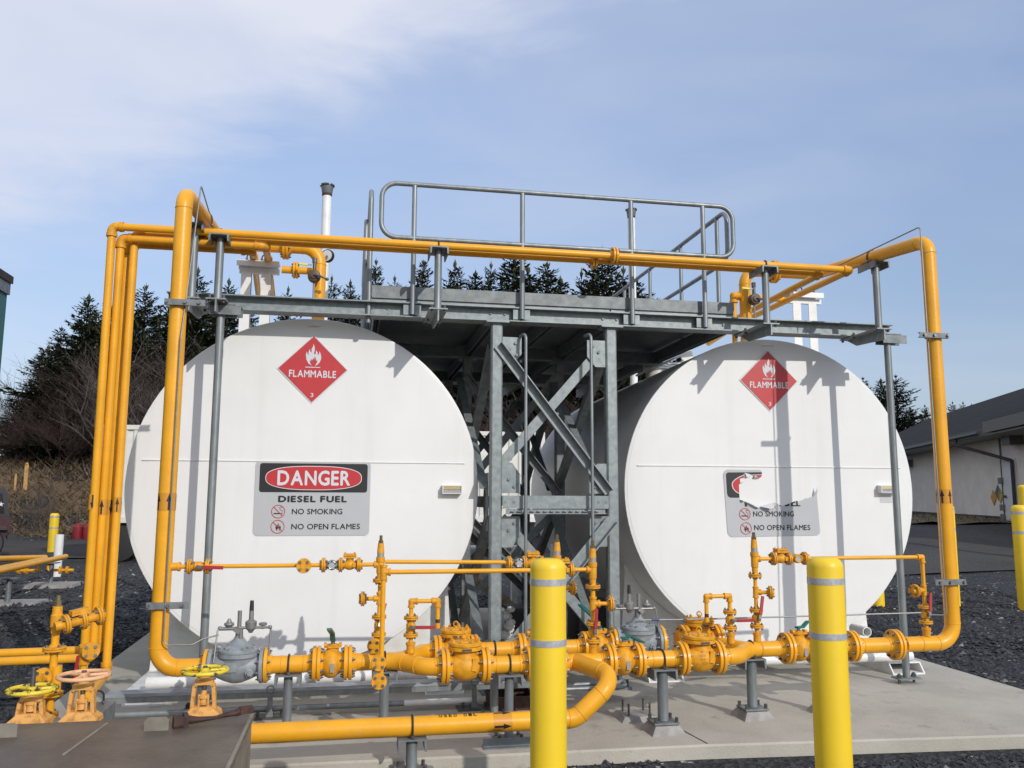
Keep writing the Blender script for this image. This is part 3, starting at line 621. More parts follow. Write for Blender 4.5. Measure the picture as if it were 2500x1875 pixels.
G = MB(); loop = fillet([(xs, 10.8, rt), (xs, BY+.06, rt), (xs, BY+.06, rm), (xs, 10.8, rm)], .12, 7); G.tube(loop, .0215, 14); gr2 = PL.part('guard_rail', G, GALB, True)
for yy in (BY+.28, 8.25, 9.2, 10.15, 10.75): mb = MB(); mb.cyl((xs, yy, zb+.1), (xs, yy, rt), .0205, 14); PL.part('rail_post', mb, GALB, True, parent=gr2)
xs = A(904, 600, BY).x
for dx, ya in ((0, BY+.04), (-.03, 7.9)):
    G = MB(); G.tube(fillet([(xs+dx, 10.6, rt-.03), (xs+dx, ya, rt-.03), (xs+dx, ya, zb-.05)], .12, 7), .0215, 14); G.tube([(xs+dx, ya, rm), (xs+dx, 10.6, rm)], .02, 12)
    g3 = PL.part('guard_rail', G, GALB, True)
    for yy in (ya+.9, ya+1.8): mb = MB(); mb.cyl((xs+dx, yy, zb-.1), (xs+dx, yy, rt-.03), .0205, 12); PL.part('rail_post', mb, GALB, True, parent=g3)
# ================================================================ PIPEWORK
Y0, YF, YB = 6.0, 5.75, 6.3                    # main header, front legs, back legs
ZM = .533                                      # height of the header axis
PR = .0572                                     # header pipe radius
def flange(T, x, Rr, t, y_mat=None, bolts=8, br=.011, parent=None, gap=.007, rp=.057):
    # a bolted pair of flanges centred on local x
    mb = MB()
    for s_ in (-1, 1):
        mb.lathe((x+s_*gap/2, 0, 0), (s_, 0, 0), [(Rr-.004, 0), (Rr, .003), (Rr, t-.003), (Rr-.003, t), (rp*1.42, t+.001), (rp*1.08, t+.028 if Rr > .08 else t+.01), (rp*.99, t+.03 if Rr > .08 else t+.012)], 36)
    mb.lathe((x-gap/2, 0, 0), (1, 0, 0), [(Rr-.012, 0), (Rr-.012, gap)], 24)
    o = T.part('flange', mb, y_mat or YEL, parent=parent)
    b = MB(); b.hexes((x, 0, 0), (1, 0, 0), Rr*.80, bolts, br, .012 if Rr > .08 else .008, .5, gap+2*t); T.part('bolts', b, STL, parent=o)
    return o
def H(px, py, Y): return A(px, py, Y)
def ball_valve(c, ax, label, lever, s_=1., grp='large yellow ball valves', both=True):
    T = Thing('ball_valve', label, 'ball valve', c, (ax, (0, 0, 1)), grp)
    for x in (-.104, .104): flange(T, x, .1145, .0235)
    mb = MB(); mb.lathe((-.082, 0, 0), (1, 0, 0), [(.06, 0), (.066, .016), (.088, .035), (.098, .06), (.098, .085), (.094, .10), (.078, .118), (.064, .14), (.06, .164)], 32)
    mb.lathe((0, 0, .06), (0, 0, 1), [(.042, 0), (.040, .045), (.03, .05), (.03, .066)], 20)
    mb.prism([(x*.058, y*.05, .104) for x, y in ((-1, -.5), (-.5, -1), (.5, -1), (1, -.5), (1, .5), (.5, 1), (-.5, 1), (-1, .5))], (0, 0, .014))
    for sx in (-1, 1): mb.box((sx*.05, 0, .124), (.02, .045, .016))
    T.part('body', mb, YELV)
    mb = MB(); mb.bx(-.012, .014, -.101, -.096, -.045, .012); T.part('tag_plate', mb, SILV, smooth=False)
    mb = MB(); mb.cyl((0, 0, .11), (0, 0, .155), .014, 10); T.part('stem', mb, STL)
    if lever:
        d = T.inv.to_3x3() @ V(lever).normalized(); o = V((0, 0, .150)); up = V((0, 0, 1)); mb = MB()
        mb.bar(o-d*.02, o+d*.05, .036, .014); mb.bar(o+d*.045, o+d*.10+up*.035, .034, .012); mb.bar(o+d*.098+up*.034, o+d*.40+up*.034, .032, .013)
        T.part('lever', mb, TEAL, smooth=False)
    return T
def check_valve(c, ax, label, cast=True, ry=0):
    T = Thing('check_valve', label, 'check valve', c, (ax, (0, 0, 1)), 'large yellow swing check valves')
    for x in (-.135, .135): flange(T, x, .1145, .0235)
    mb = MB(); mb.lathe((-.112, 0, 0), (1, 0, 0), [(.062, 0), (.066, .02), (.084, .045), (.095, .08), (.098, .112), (.094, .145), (.082, .18), (.066, .205), (.062, .224)], 36)
    mb.lathe((0, 0, .03), (0, 0, 1), [(.088, 0), (.082, .04), (.078, .07), (.09, .085)], 32)
    mb.lathe((0, 0, .105), (0, 0, 1), [(.108, 0), (.112, .003), (.112, .022), (.109, .025)], 40); mb.box((.055, -.083, .018), (.036, .03, .075), MX.Rotation(R_(6), 3, 'Y'))
    T.part('body', mb, YELV)
    mb = MB(); mb.lathe((0, 0, .133), (0, 0, 1), [(.109, 0), (.112, .003), (.112, .020), (.107, .024), (.06, .026), (.055, .032), (.001, .034)], 40); o = T.part('cover', mb, YELV)
    b = MB(); b.hexes((0, 0, .157), (0, 0, 1), .092, 8, .011, .014); b.hexes((0, 0, .17), (0, 0, 1), .092, 8, .006, .012); T.part('bolts', b, YELV, parent=o)
    b = MB(); b.torus((0, 0, .193), (.5, 1, 0), .018, .0045, 20, 8); b.cyl((0, 0, .16), (0, 0, .178), .009, 10); T.part('lifting_eye', b, YELV, parent=o)
    mb = MB(); mb.prism([(-.03, -.1125, .112), (.03, -.1125, .112), (.03, -.1125, .126), (-.03, -.1125, .126)], (0, -.002, 0)); T.part('name_plate', mb, STLD, smooth=False)
    if cast:
        mb = MB()
        for txt, w_, h_, z in (('4', .012, .016, .062), ('150', .036, .016, .036), ('WCB', .036, .015, .010), ('WALWORTH', .074, .014, -.016)):
            rr = .099*math.sqrt(max(.2, 1-(z/.16)**2)); text_mb(txt, w_, h_, .004, .01, mb, (-.012, -rr, z))
        T.part('cast_lettering', mb, YELV, smooth=False)
    return T
def control_valve(c, ax, label, flip):
    T = Thing('control_valve', label, 'control valve', c, (ax, (0, 0, 1)), 'grey pilot operated control valves')
    for x in (-.178, .178):
        s_ = 1 if x > 0 else -1; mb = MB()
        mb.lathe((x-s_*.002, 0, 0), (-s_, 0, 0), [(.112, 0), (.1145, .003), (.1145, .022), (.111, .025), (.08, .027), (.064, .05)], 36); o = T.part('flange', mb, GRYV)
        mb = MB(); mb.lathe((x+s_*.002, 0, 0), (s_, 0, 0), [(.112, 0), (.1145, .003), (.1145, .021), (.111, .024), (.08, .026), (.06, .05)], 36); T.part('companion_flange', mb, YEL)
        b = MB(); b.hexes((x, 0, 0), (1, 0, 0), .092, 8, .011, .012, .5, .05); T.part('bolts', b, STL, parent=o)
    mb = MB(); mb.lathe((-.155, 0, 0), (1, 0, 0), [(.066, 0), (.07, .03), (.092, .08), (.108, .13), (.110, .16), (.104, .2), (.086, .25), (.07, .285), (.066, .31)], 36)
    mb.lathe((.01, 0, -.02), (0, 0, 1), [(.10, 0), (.112, .05), (.118, .075), (.13, .085), (.13, .108), (.127, .110)], 40); mb.lathe((.085, -.07, -.03), (.3, -1, 0), [(.03, 0), (.028, .03), (.018, .032), (.018, .046)], 6); mb.box((-.02, -.105, .01), (.075, .02, .06))
    T.part('body', mb, GRYV)
    mb = MB(); mb.lathe((.01, 0, .091), (0, 0, 1), [(.127, 0), (.13, .003), (.13, .018), (.124, .022), (.10, .03), (.06, .05), (.04, .08), (.026, .10), (.022, .15), (.001, .152)], 40)
    for k in range(4): a = R_(45+90*k); mb.bar((.01+.05*math.cos(a), .05*math.sin(a), .12), (.01+.11*math.cos(a), .11*math.sin(a), .116), .02, .03)
    o = T.part('cover', mb, GRYV); b = MB(); b.hexes((.01, 0, .112), (0, 0, 1), .112, 8, .014, .018); T.part('bolts', b, GRYV, parent=o)
    f = -1 if flip else 1
    P = MB(); q = lambda x, y, z: V((f*x+.01, y, z))
    # pilot with black cap, strainer discs, and the tubing between them
    P.lathe(q(.075, -.02, .235), (0, 0, 1), [(.012, -.02), (.02, -.005), (.036, .01), (.038, .05), (.034, .056), (.022, .062), (.016, .068), (.015, .125), (.001, .126)], 18)
    P.lathe(q(-.065, -.02, .27), (0, 0, 1), [(.008, -.02), (.03, -.005), (.034, .004), (.03, .012), (.018, .018), (.008, .04), (.001, .041)], 16)
    P.lathe(q(.152, -.02, .268), (0, 0, 1), [(.006, -.03), (.01, -.01), (.026, -.004), (.027, .008), (.02, .012), (.001, .013)], 16)
    P.tube([q(-.12, -.02, .245), q(.01, -.02, .245)], .012, 10); P.tube([q(.01, -.02, .16), q(.01, -.02, .25)], .016, 8); P.tube([q(.0, -.03, .25), q(.20, -.03, .25)], .009, 8)
    P.box(q(-.01, -.04, .235), (.045, .03, .03), MX.Rotation(R_(35), 3, 'Y')); P.tube([q(.0, -.02, .25), q(.0, -.02, .36)], .014, 10)
    T.part('pilot_valve', P, SST)
    b = MB(); b.lathe(q(.075, -.02, .355), (0, 0, 1), [(.015, 0), (.014, .03), (.012, .07), (.001, .071)], 14); T.part('black_cap', b, RUB)
    b = MB(); b.tube(fillet([q(-.12, -.02, .25), q(-.135, -.03, .24), q(-.145, -.08, .03)], .02), .0055, 8); b.sph(q(-.122, -.02, .248), .015); T.part('tubing', b, SST); b = MB(); b.tube(fillet([q(.20, -.03, .25), q(.205, -.03, .24), q(.20, -.05, .07)], .02), .0065, 8); b.sph(q(.2, -.03, .25), .014)
    T.part('tubing', b, SST)
    return T
def pipe_run(name, pts, r, label, rad=None, grp=None, welds=(), m=None, cat='pipe', n=20):
    # one continuous welded pipe; rad = centreline bend radius, a raised weld bead at each end of a bend
    T = Thing(name, label, cat, pts[0], None, grp); f = fillet(pts, rad or r*2.4, 9); mb = MB(); mb.tube(f, r, n); T.part('pipe', mb, m or YEL, True)
    wb = MB(); pts = [V(p) for p in pts]
    for i in range(1, len(pts)-1):
        a = (pts[i-1]-pts[i]); b = (pts[i+1]-pts[i]); la, lb = a.length, b.length; a.normalize(); b.normalize(); an = a.angle(b)
        if an > 3.1: continue
        rr = rad[i-1] if isinstance(rad, (list, tuple)) else (rad or r*2.4)
        d = min(rr/math.tan(an/2), la*.49, lb*.49)
        for dv in (a, b): wb.torus(pts[i]+dv*d, dv, r+.0005, .0028, 24, 6)
    for p, ax in welds: wb.torus(p, ax, r+.0005, .0028, 24, 6)
    if wb.v: T.part('weld_beads', wb, m or YEL, True)
    return T
def socket_fit(mb, p, dirs, r):       # a threaded elbow or tee: thick body with a collar on each arm
    p = V(p); mb.sph(p, r*1.42, n=14)
    for d in dirs: d = V(d).normalized(); mb.cyl(p, p+d*r*2.1, r*1.38, 16); mb.cyl(p+d*r*2.1, p+d*r*2.9, r*1.62, 16)
def u_bolt(T, c, ax, r, drop, parent=None):   # strap over a pipe at c
    c = V(c); ax = V(ax).normalized(); sd_ = V((0, 0, 1)).cross(ax).normalized(); pts = [c+sd_*(-r-.006)-V((0, 0, drop))]
    for i in range(13): a = math.pi*(1-i/12); pts.append(c+sd_*math.cos(a)*(r+.006)+V((0, 0, math.sin(a)*(r+.006))))
    pts.append(c+sd_*(r+.006)-V((0, 0, drop))); mb = MB(); mb.tube(pts, .0062, 8); o = T.part('u_bolt', mb, RUB, True, parent=parent)
    b = MB(); [b.tube([p+V((0, 0, .008)), p+V((0, 0, .022))], .013, 6) for p in (pts[0], pts[-1])]; T.part('nuts', b, STL, True, parent=o)
def support(x, y, z, label, r=.031, grout=True, ax=(1, 0, 0), base=None, wd=.17, ln=.15, grp='pipe supports along the header', off=0):
    base = PADZ if base is None else base
    T = Thing('pipe_support', label, 'pipe support', (x, y+off, base), None, grp); zt_ = z-PR-.001
    mb = MB(); mb.chan((x, y-ln/2, zt_), (x, y+ln/2, zt_), wd, .072, .011); T.part('saddle_channel', mb, GALD, True, smooth=False)
    zb_ = base+(.075 if grout else .014); mb = MB(); mb.cyl((x, y+off, zb_), (x, y+off, zt_-.011), r, 20); T.part('post', mb, GALB, True)
    if grout:
        mb = MB(); a, b = .125, .085; g0 = V((x, y+off, base)); vs = [g0+V((sx*a, sy*a, 0)) for sx, sy in ((-1, -1), (1, -1), (1, 1), (-1, 1))]+[g0+V((sx*b, sy*b, .055)) for sx, sy in ((-1, -1), (1, -1), (1, 1), (-1, 1))]
        mb.add(vs, [[0, 1, 5, 4], [1, 2, 6, 5], [2, 3, 7, 6], [3, 0, 4, 7], [4, 5, 6, 7], [3, 2, 1, 0]]); T.part('grout_pad', mb, CONE_, True, smooth=False)
    mb = MB(); mb.box((x, y+off, zb_-.008), (.18 if grout else .2, .16, .012)); o = T.part('base_plate', mb, GALD, True, smooth=False)
    mb = MB(); [mb.tube([(x+sx*.075, y+off+sy*.06, zb_-.002), (x+sx*.075, y+off+sy*.06, zb_+.03)], .012, 6) for sx in (-1, 1) for sy in (-1, 1)]; T.part('anchor_bolts', mb, STLD, True, parent=o)
    u_bolt(T, (x, y, z), ax, PR, PR+.004); return T
# ---- header stations taken off the photograph
xs_ = lambda px, Y, py=1600: A(px, py, Y).x
XRL, XRR = A(413, 1130, Y0).x, A(2300, 1134, Y0).x          # the two large risers
ZTOP = A(448, 472, Y0).z
yd = 7.62
# left riser: header flange -> elbow -> up -> back over the tank -> along -> down into the tank
xdl = A(777, 760, yd).x; zx = A(700, 603, yd).z
xcv = xs_(578, Y0)
T = pipe_run('riser_pipe', [(xcv-.23, Y0, ZM), (XRL, Y0, ZM), (XRL, Y0, ZTOP), (XRL+.02, yd, zx), (xdl, yd, zx), (xdl, yd, 3.05)], PR, 'large yellow riser pipe climbing at the left of the left tank', [.152, .12, .12, .152], 'large yellow risers')
def arrows(T, c, ax, r, L, ang0, n=4, up=1, hw=.24):
    # a darker band round a pipe with black flow arrows printed on it, n arrows round the pipe, ang0 = where the first one faces
    c = V(c); ax = V(ax).normalized(); mb = MB(); mb.lathe(c-ax*L/2, ax, [(r, 0), (r+.0009, .0005), (r+.0009, L-.0005), (r, L)], 32); o = T.part('arrow_band', mb, BAND, True)
    a = V((0, -1, 0)); a = (a-ax*a.dot(ax)).normalized(); b = ax.cross(a); mb = MB(); rr = r+.0016
    for k in range(n):
        t0 = R_(ang0)+2*math.pi*k/n
        mb.cut()
        def pt(u, v): t = t0+u*hw/.24/1.0; return c+ax*(v*up)+(a*math.cos(t)+b*math.sin(t))*rr
        for v0, v1, w0, w1 in ((-L*.46, .02*L, .11, .11), (.02*L, L*.46, .30, .004)):
            rows = 7; vs = []; fs = []
            for i in range(rows+1):
                v = v0+(v1-v0)*i/rows; w_ = w0+(w1-w0)*i/rows; vs += [pt(-w_+2*w_*j/6, v) for j in range(7)]
            for i in range(rows):
                for j in range(6): fs.append([i*7+j, i*7+j+1, (i+1)*7+j+1, (i+1)*7+j])
            mb.add(vs, fs)
    T.part('flow_arrows', mb, BLK, True, parent=o)
def flange_on(T, c, ax, Rr, t, rp, bolts=8, br=.011, gap=.007):   # flange pair on a pipe in world space
    c = V(c); ax = V(ax).normalized(); mb = MB()
    for s_ in (-1, 1): mb.lathe(c+ax*s_*gap/2, ax*s_, [(Rr-.004, 0), (Rr, .003), (Rr, t-.003), (Rr-.003, t), (rp*1.42, t+.001), (rp*1.02, t+.028*Rr/.1145)], 36)
    mb.lathe(c-ax*gap/2, ax, [(Rr-.012, 0), (Rr-.012, gap)], 24); o = T.part('flange', mb, YEL, True)
    b = MB(); b.hexes(c, ax, Rr*.8, bolts, br, .012 if Rr > .08 else .008, .5, gap+2*t); T.part('bolts', b, STL, True, parent=o)
arrows(T, (XRL, Y0, A(413, 1225, Y0).z), (0, 0, 1), PR, .118, 24, 5)
flange_on(T, (A(698, 605, yd).x, yd, zx), (1, 0, 0), .1145, .022, PR)
xdr = A(1819, 720, yd).x; zxr = A(1942, 667, yd).z
T = pipe_run('riser_pipe', [(xs_(2210, Y0), Y0, ZM), (XRR, Y0, ZM), (XRR, Y0, ZTOP+.02), (XRR-.07, yd, zxr), (xdr, yd, zxr), (xdr, yd, 3.05)], PR, 'large yellow riser pipe climbing at the right of the right tank', [.152, .12, .12, .152], 'large yellow risers', [((xs_(2248, Y0), Y0, ZM), (1, 0, 0))])
arrows(T, (XRR, Y0, A(2310, 1212, Y0).z), (0, 0, 1), PR, .115, 8, 6)
flange_on(T, (A(1890, 672, yd).x, yd, zxr), (1, 0, 0), .1145, .022, PR)
for p_, t_ in ((A(777, 700, yd), 'l'), (A(1819, 770, yd), 'r')): pass
# left header: control valve, pipe, ball valve, pipe, split to two check valves
control_valve((xcv, Y0, ZM), (1, 0, 0), 'grey pilot operated control valve on the header below the intact danger sign', False)
xb1 = xs_(812, Y0); x1_, x2_ = xcv+.23, xb1-.13
pipe_run('header_pipe', [(x1_-.03, Y0, ZM), (x2_+.02, Y0, ZM)], PR, 'short yellow header pipe between the left grey control valve and ball valve', None, 'header pipes', [((x1_+.06, Y0, ZM), (1, 0, 0)), ((x2_-.06, Y0, ZM), (1, 0, 0))])
ball_valve((xb1, Y0, ZM), (1, 0, 0), 'yellow ball valve right of the left grey control valve with teal lever pointing forward', (-.05, -1, .25))
xw = xs_(985, Y0); xc1 = xs_(1135, YF); xc2 = xs_(1112, YB)
T = pipe_run('header_pipe', [(xb1+.12, Y0, ZM), (xw-.06, Y0, ZM), (xw+.13, YF, ZM), (xc1-.14, YF, ZM)], PR, 'yellow header pipe that forks into the two left check valves', .24, 'header pipes', [((xb1+.2, Y0, ZM), (1, 0, 0)), ((xw-.17, Y0, ZM), (1, 0, 0))])
mb = MB(); mb.tube(fillet([(xw-.1, Y0, ZM), (xw+.0, Y0+.03, ZM), (xw+.16, YB, ZM), (xc2-.14, YB, ZM)], .2), PR, 20); T.part('branch', mb, YEL, True)
check_valve((xc1, YF, ZM), (1, 0, 0), 'front check valve of the left pair nearest the camera', False)
check_valve((xc2, YB, ZM), (1, 0, 0), 'rear check valve of the left pair just behind the front one', False)
xv1, xv2 = xs_(1330, YF), xs_(1305, YB)
pipe_run('header_pipe', [(xc1+.15, YF, ZM), (xv1-.11, YF, ZM)], PR, 'yellow header pipe from the left front check valve to the near bollard', None, 'header pipes', [((xc1+.21, YF, ZM), (1, 0, 0)), ((xv1-.18, YF, ZM), (1, 0, 0))])
pipe_run('header_pipe', [(xc2+.15, YB, ZM), (xv2-.11, YB, ZM)], PR, 'rear yellow header pipe running from the left rear check valve behind the bollard', None, 'header pipes', [((xc2+.22, YB, ZM), (1, 0, 0)), ((xv2-.18, YB, ZM), (1, 0, 0))])
ball_valve((xv1, YF, ZM), (1, 0, 0), 'yellow ball valve on the front header hidden behind the near left bollard', None)
ball_valve((xv2, YB, ZM), (1, 0, 0), 'rear yellow ball valve at the left edge of the near left bollard', (.3, 1, 0))
xv3, xv4 = xs_(1523, YF), xs_(1462, YB)
T = pipe_run('header_pipe', [(xv1+.1, YF, ZM), (xv3-.1, YF, ZM)], PR, 'front yellow header pipe that meets the bent low pipe right of the bollard', None, 'header pipes', [((xv1+.17, YF, ZM), (1, 0, 0)), ((xv3-.17, YF, ZM), (1, 0, 0))])
pipe_run('header_pipe', [(xv2+.1, YB, ZM), (xv4-.1, YB, ZM)], PR, 'rear yellow header pipe just right of the near left bollard', None, 'header pipes', [((xv4-.18, YB, ZM), (1, 0, 0))])
ball_valve((xv3, YF, ZM), (1, 0, 0), 'front yellow ball valve right of the bollard with teal lever swung rearward', (.62, .75, -.30))
ball_valve((xv4, YB, ZM), (1, 0, 0), 'rear yellow ball valve with teal grip left of the right control valve', (-.1, 1, 0.2))
xcv2 = xs_(1556, YB); xc3, xc4 = xs_(1708, YF), xs_(1662, YB)
control_valve((xcv2, YB, ZM+.03), (1, 0, 0), 'grey pilot operated control valve on the rear header in front of the right tank', True)
xj = xs_(1812, Y0)
pipe_run('header_pipe', [(xv3+.1, YF, ZM), (xc3-.12, YF, ZM)], PR, 'front yellow header pipe between the teal levered ball valve and right check valve', None, 'header pipes', [((xv3+.2, YF, ZM), (1, 0, 0)), ((xc3-.2, YF, ZM), (1, 0, 0))])
pipe_run('header_pipe', [(xv4+.1, YB, ZM), (xcv2-.17, YB, ZM+.02)], PR, 'short rear pipe into the right grey control valve', None, 'header pipes')
check_valve((xc3, YF, ZM), (1, 0, 0), 'front check valve of the right pair with raised cast lettering')
check_valve((xc4+.16, YB, ZM+.03), (1, 0, 0), 'rear check valve of the right pair beside the right grey control valve', False)
xm1 = xs_(1952, Y0)
T = pipe_run('header_pipe', [(xc3+.14, YF, ZM), (xj-.16, YF, ZM), (xj+.04, Y0, ZM), (xm1-.1, Y0, ZM)], PR, 'yellow header pipe where the two right check valve legs rejoin', .22, 'header pipes', [((xj+.14, Y0, ZM), (1, 0, 0)), ((xm1-.17, Y0, ZM), (1, 0, 0))])
mb = MB(); mb.tube(fillet([(xc4+.28, YB, ZM+.03), (xj-.18, YB, ZM+.01), (xj+.02, Y0, ZM), (xj+.1, Y0, ZM)], .2), PR, 20); T.part('branch', mb, YEL, True)
ball_valve((xm1, Y0, ZM), (1, 0, 0), 'yellow ball valve half hidden behind the near right bollard', (1, .35, 0.0))
T = pipe_run('header_pipe', [(xm1+.1, Y0, ZM), (xs_(2200, Y0), Y0, ZM)], PR, 'yellow header pipe with two flanges right of the near right bollard', None, 'header pipes', [((xs_(2105, Y0), Y0, ZM), (1, 0, 0)), ((xs_(2166, Y0), Y0, ZM), (1, 0, 0))])
flange_on(T, (xs_(2080, Y0), Y0, ZM), (1, 0, 0), .1145, .023, PR); flange_on(T, (xs_(2186, Y0), Y0, ZM), (1, 0, 0), .1145, .023, PR)
# the low pipe that leaves the valve vault and swings up into the header
zl = A(620, 1791, 5.3).z; xl = A(1404, 1700, 5.3).x
T = pipe_run('low_pipe', [(-2.2, 5.3, zl), (xl, 5.3, zl), (A(1508, 1640, 5.32).x, 5.32, ZM-.02), (xs_(1405, YF), YF, ZM)], PR, 'low yellow pipe along the pad edge bending up into the front header', [.125, .125], 'low pipes')
arrows(T, (A(1225, 1755, 5.3).x, 5.3, zl), (1, 0, 0), PR, .115, 12, 4)
mb = MB()
for i, ch in enumerate('USED OIL'):     # letters laid round the top of the pipe
    if ch != ' ':
        xx = A(1075+i*12, 1745, 5.3).x; n_ = V((0, -.26, .966)); o = V((xx, 5.3, zl))+n_*(PR+.0006); za = V((0, .966, .26))
        text_mb(ch, .020, .030, .0006, .02, mb, o, (1, 0, 0), za)
T.part('stencilled_lettering', mb, BLK, True, smooth=False)
support(A(1006, 1775, 5.3).x, 5.3, zl, 'short pipe support under the low yellow pipe on a concrete footing', .034, False, base=.02)
mb = MB(); xx = A(1006, 1775, 5.3).x; fb = MB(); g = rg
fb.add([V((xx+sx*a, 5.3+sy*a, z)) for z, a in ((-.1, .165), (-.02, .16), (.006, .14)) for sx, sy in ((-1, -1), (1, -1), (1, 1), (-1, 1))], [[0, 1, 5, 4], [1, 2, 6, 5], [2, 3, 7, 6], [3, 0, 4, 7], [4, 5, 9, 8], [5, 6, 10, 9], [6, 7, 11, 10], [7, 4, 8, 11], [8, 9, 10, 11]])
solo('concrete_footing', fb, CONE_, 'small rough concrete footing under the low pipe support in the gravel', 'footing', smooth=False)
# supports
for px, Y, lab, r, gr_ in ((706, Y0, 'slender pipe support left of the first teal topped ball valve', .029, False), (940, Y0, 'pipe support behind the pair of round blind flanges', .033, False), (1243, YF, 'front pipe support at the left of the near left bollard', .03, False), (1207, YB, 'rear pipe support beside the left front column', .031, False),
                           (1616, YF, 'pipe support on a grout pad below the right grey control valve', .037, True), (1833, Y0, 'pipe support on a grout pad where the right legs rejoin', .037, True), (2020, Y0, 'pipe support hidden behind the near right bollard', .037, True)):
    support(xs_(px, Y), Y, ZM, lab, r, gr_)
# ================================================================ SMALL BORE RELIEF PIPING
SR = .0142; SF = .050; ST = .0105
def sflange(T, c, ax, bolts=4, Rr=SF, rp=SR, parent=None):
    c = V(c); ax = V(ax).normalized(); mb = MB()
    for s_ in (-1, 1): mb.lathe(c+ax*s_*.0015, ax*s_, [(Rr-.002, 0), (Rr, .002), (Rr, ST-.002), (Rr-.002, ST), (rp*1.7, ST+.001), (rp*1.25, ST+.014)], 26)
    mb.lathe(c-ax*.0015, ax, [(Rr-.006, 0), (Rr-.006, .003)], 20); o = T.part('flange', mb, YELV, True, parent=parent)
    b = MB(); b.hexes(c, ax, Rr*.74, bolts, .0085, .008, .5, .003+2*ST); T.part('bolts', b, STL, True, parent=o)
def blind(T, c, ax):        # blank flange whose bolt heads face along ax
    c = V(c); ax = V(ax).normalized(); mb = MB(); mb.lathe(c, ax, [(SF, -.024), (SF, -.013), (SF-.004, -.012), (SF-.004, -.010), (SF, -.009), (SF, .004), (SF-.002, .006), (.022, .006), (.021, .009), (.001, .0092)], 28)
    o = T.part('blind_flange', mb, YELV, True); b = MB(); b.hexes(c+ax*.005, ax, SF*.70, 4, .0105, .010); T.part('bolts', b, STL, True, parent=o)
def svalve(c, ax, label, lever, grp='small ball valves with red levers'):
    c = V(c); ax = V(ax).normalized(); T = Thing('ball_valve', label, 'small ball valve', c, None, grp)
    sflange(T, c-ax*.058, ax); sflange(T, c+ax*.058, ax)
    mb = MB(); mb.lathe(c-ax*.044, ax, [(.020, 0), (.022, .012), (.034, .022), (.034, .06), (.022, .072), (.020, .088)], 10); T.part('body', mb, YELV, True, smooth=False)
    l = V(lever); out = V((0, -1, 0)) if abs(ax.y) < .5 else V((0, 0, 1)); s0 = c+out*.052
    mb = MB(); mb.cyl(c+out*.03, s0, .013, 8); mb.bar(s0, s0+l*.035, .02, .008, out); T.part('stem', mb, STL, True)
    mb = MB(); mb.bar(s0+l*.03+out*.004, s0+l*.165+out*.004, .022, .011, out); T.part('lever', mb, RED, True, smooth=False)
    return T
def scheck(c, ax, label):
    c = V(c); ax = V(ax).normalized(); T = Thing('check_valve', label, 'small check valve', c, None, 'small yellow check valves')
    sflange(T, c-ax*.062, ax); sflange(T, c+ax*.062, ax); mb = MB(); mb.lathe(c-ax*.05, ax, [(.022, 0), (.024, .015), (.034, .035), (.036, .05), (.034, .065), (.024, .085), (.022, .1)], 18); mb.cyl(c, c+V((0, 0, .05)), .026, 16)
    u = V((0, 0, 1)); mb.box(c+ax*.03-V((0, .03, 0)), (.022, .02, .03)); T.part('body', mb, YELV, True)
    mb = MB(); mb.bar(c+u*.052-ax*.044, c+u*.052+ax*.044, .075, .013); mb.bar(c+u*.068-ax*.044, c+u*.068+ax*.044, .075, .013); o = T.part('cover', mb, YELV, True, smooth=False)
    b = MB(); [b.tube([c+u*.044+ax*sx*.032+V((0, sy*.026, 0)), c+u*.084+ax*sx*.032+V((0, sy*.026, 0))], .0075, 6) for sx in (-1, 1) for sy in (-1, 1)]; T.part('bolts', b, YELV, True, parent=o); return T
def sight(c, ax, label, pale=True):
    c = V(c); ax = V(ax).normalized(); T = Thing('sight_glass', label, 'sight glass', c, None, 'round sight glasses'); f = V((0, -1, 0))
    mb = MB(); mb.lathe(c-ax*.042, ax, [(.020, 0), (.028, .02), (.028, .064), (.02, .084)], 14); mb.lathe(c, f, [(.034, -.02), (.034, .03), (.030, .032)], 22); T.part('body', mb, YELV if not pale else GALD, True)
    mb = MB(); mb.torus(c+f*.033, f, .026, .006, 22, 8); o = T.part('window_ring', mb, YELV if not pale else SILV, True); b = MB(); b.hexes(c+f*.036, f, .027, 6, .0055, .006); T.part('bolts', b, RUST if pale else YELV, True, parent=o)
    mb = MB(); mb.lathe(c+f*.0325, f, [(.0235, 0), (.0235, .002)], 20); T.part('glass', mb, GLASS, True); return T
def relief(c, label, side, zb_, name_h=.16):
    # spring relief valve: square base body, tapered bonnet, silver band, brass adjusting screw; outlet to one side
    c = V(c); T = Thing('relief_valve', label, 'relief valve', c, None, 'upright relief valves with brass tops'); u = V((0, 0, 1))
    mb = MB(); mb.lathe(c-u*.10, u, [(.022, 0), (.022, .035), (.027, .04), (.027, .115), (.031, .12), (.031, .150), (.024, .152)], 18); socket_fit(mb, c, [(side, 0, 0)], .0155); T.part('body', mb, YELV, True)
    mb = MB(); mb.lathe(c+u*.052, u, [(.0245, 0), (.0245, .028)], 18); T.part('silver_band', mb, SILV, True)
    mb = MB(); mb.lathe(c+u*.080, u, [(.026, 0), (.020, .065), (.001, .066)], 18); T.part('bonnet', mb, YELV, True)
    mb = MB(); mb.lathe(c+u*.145, u, [(.019, 0), (.019, .018), (.012, .02), (.012, .052), (.010, .054), (.001, .055)], 6); T.part('adjusting_screw', mb, BRASS, True, smooth=False); return T
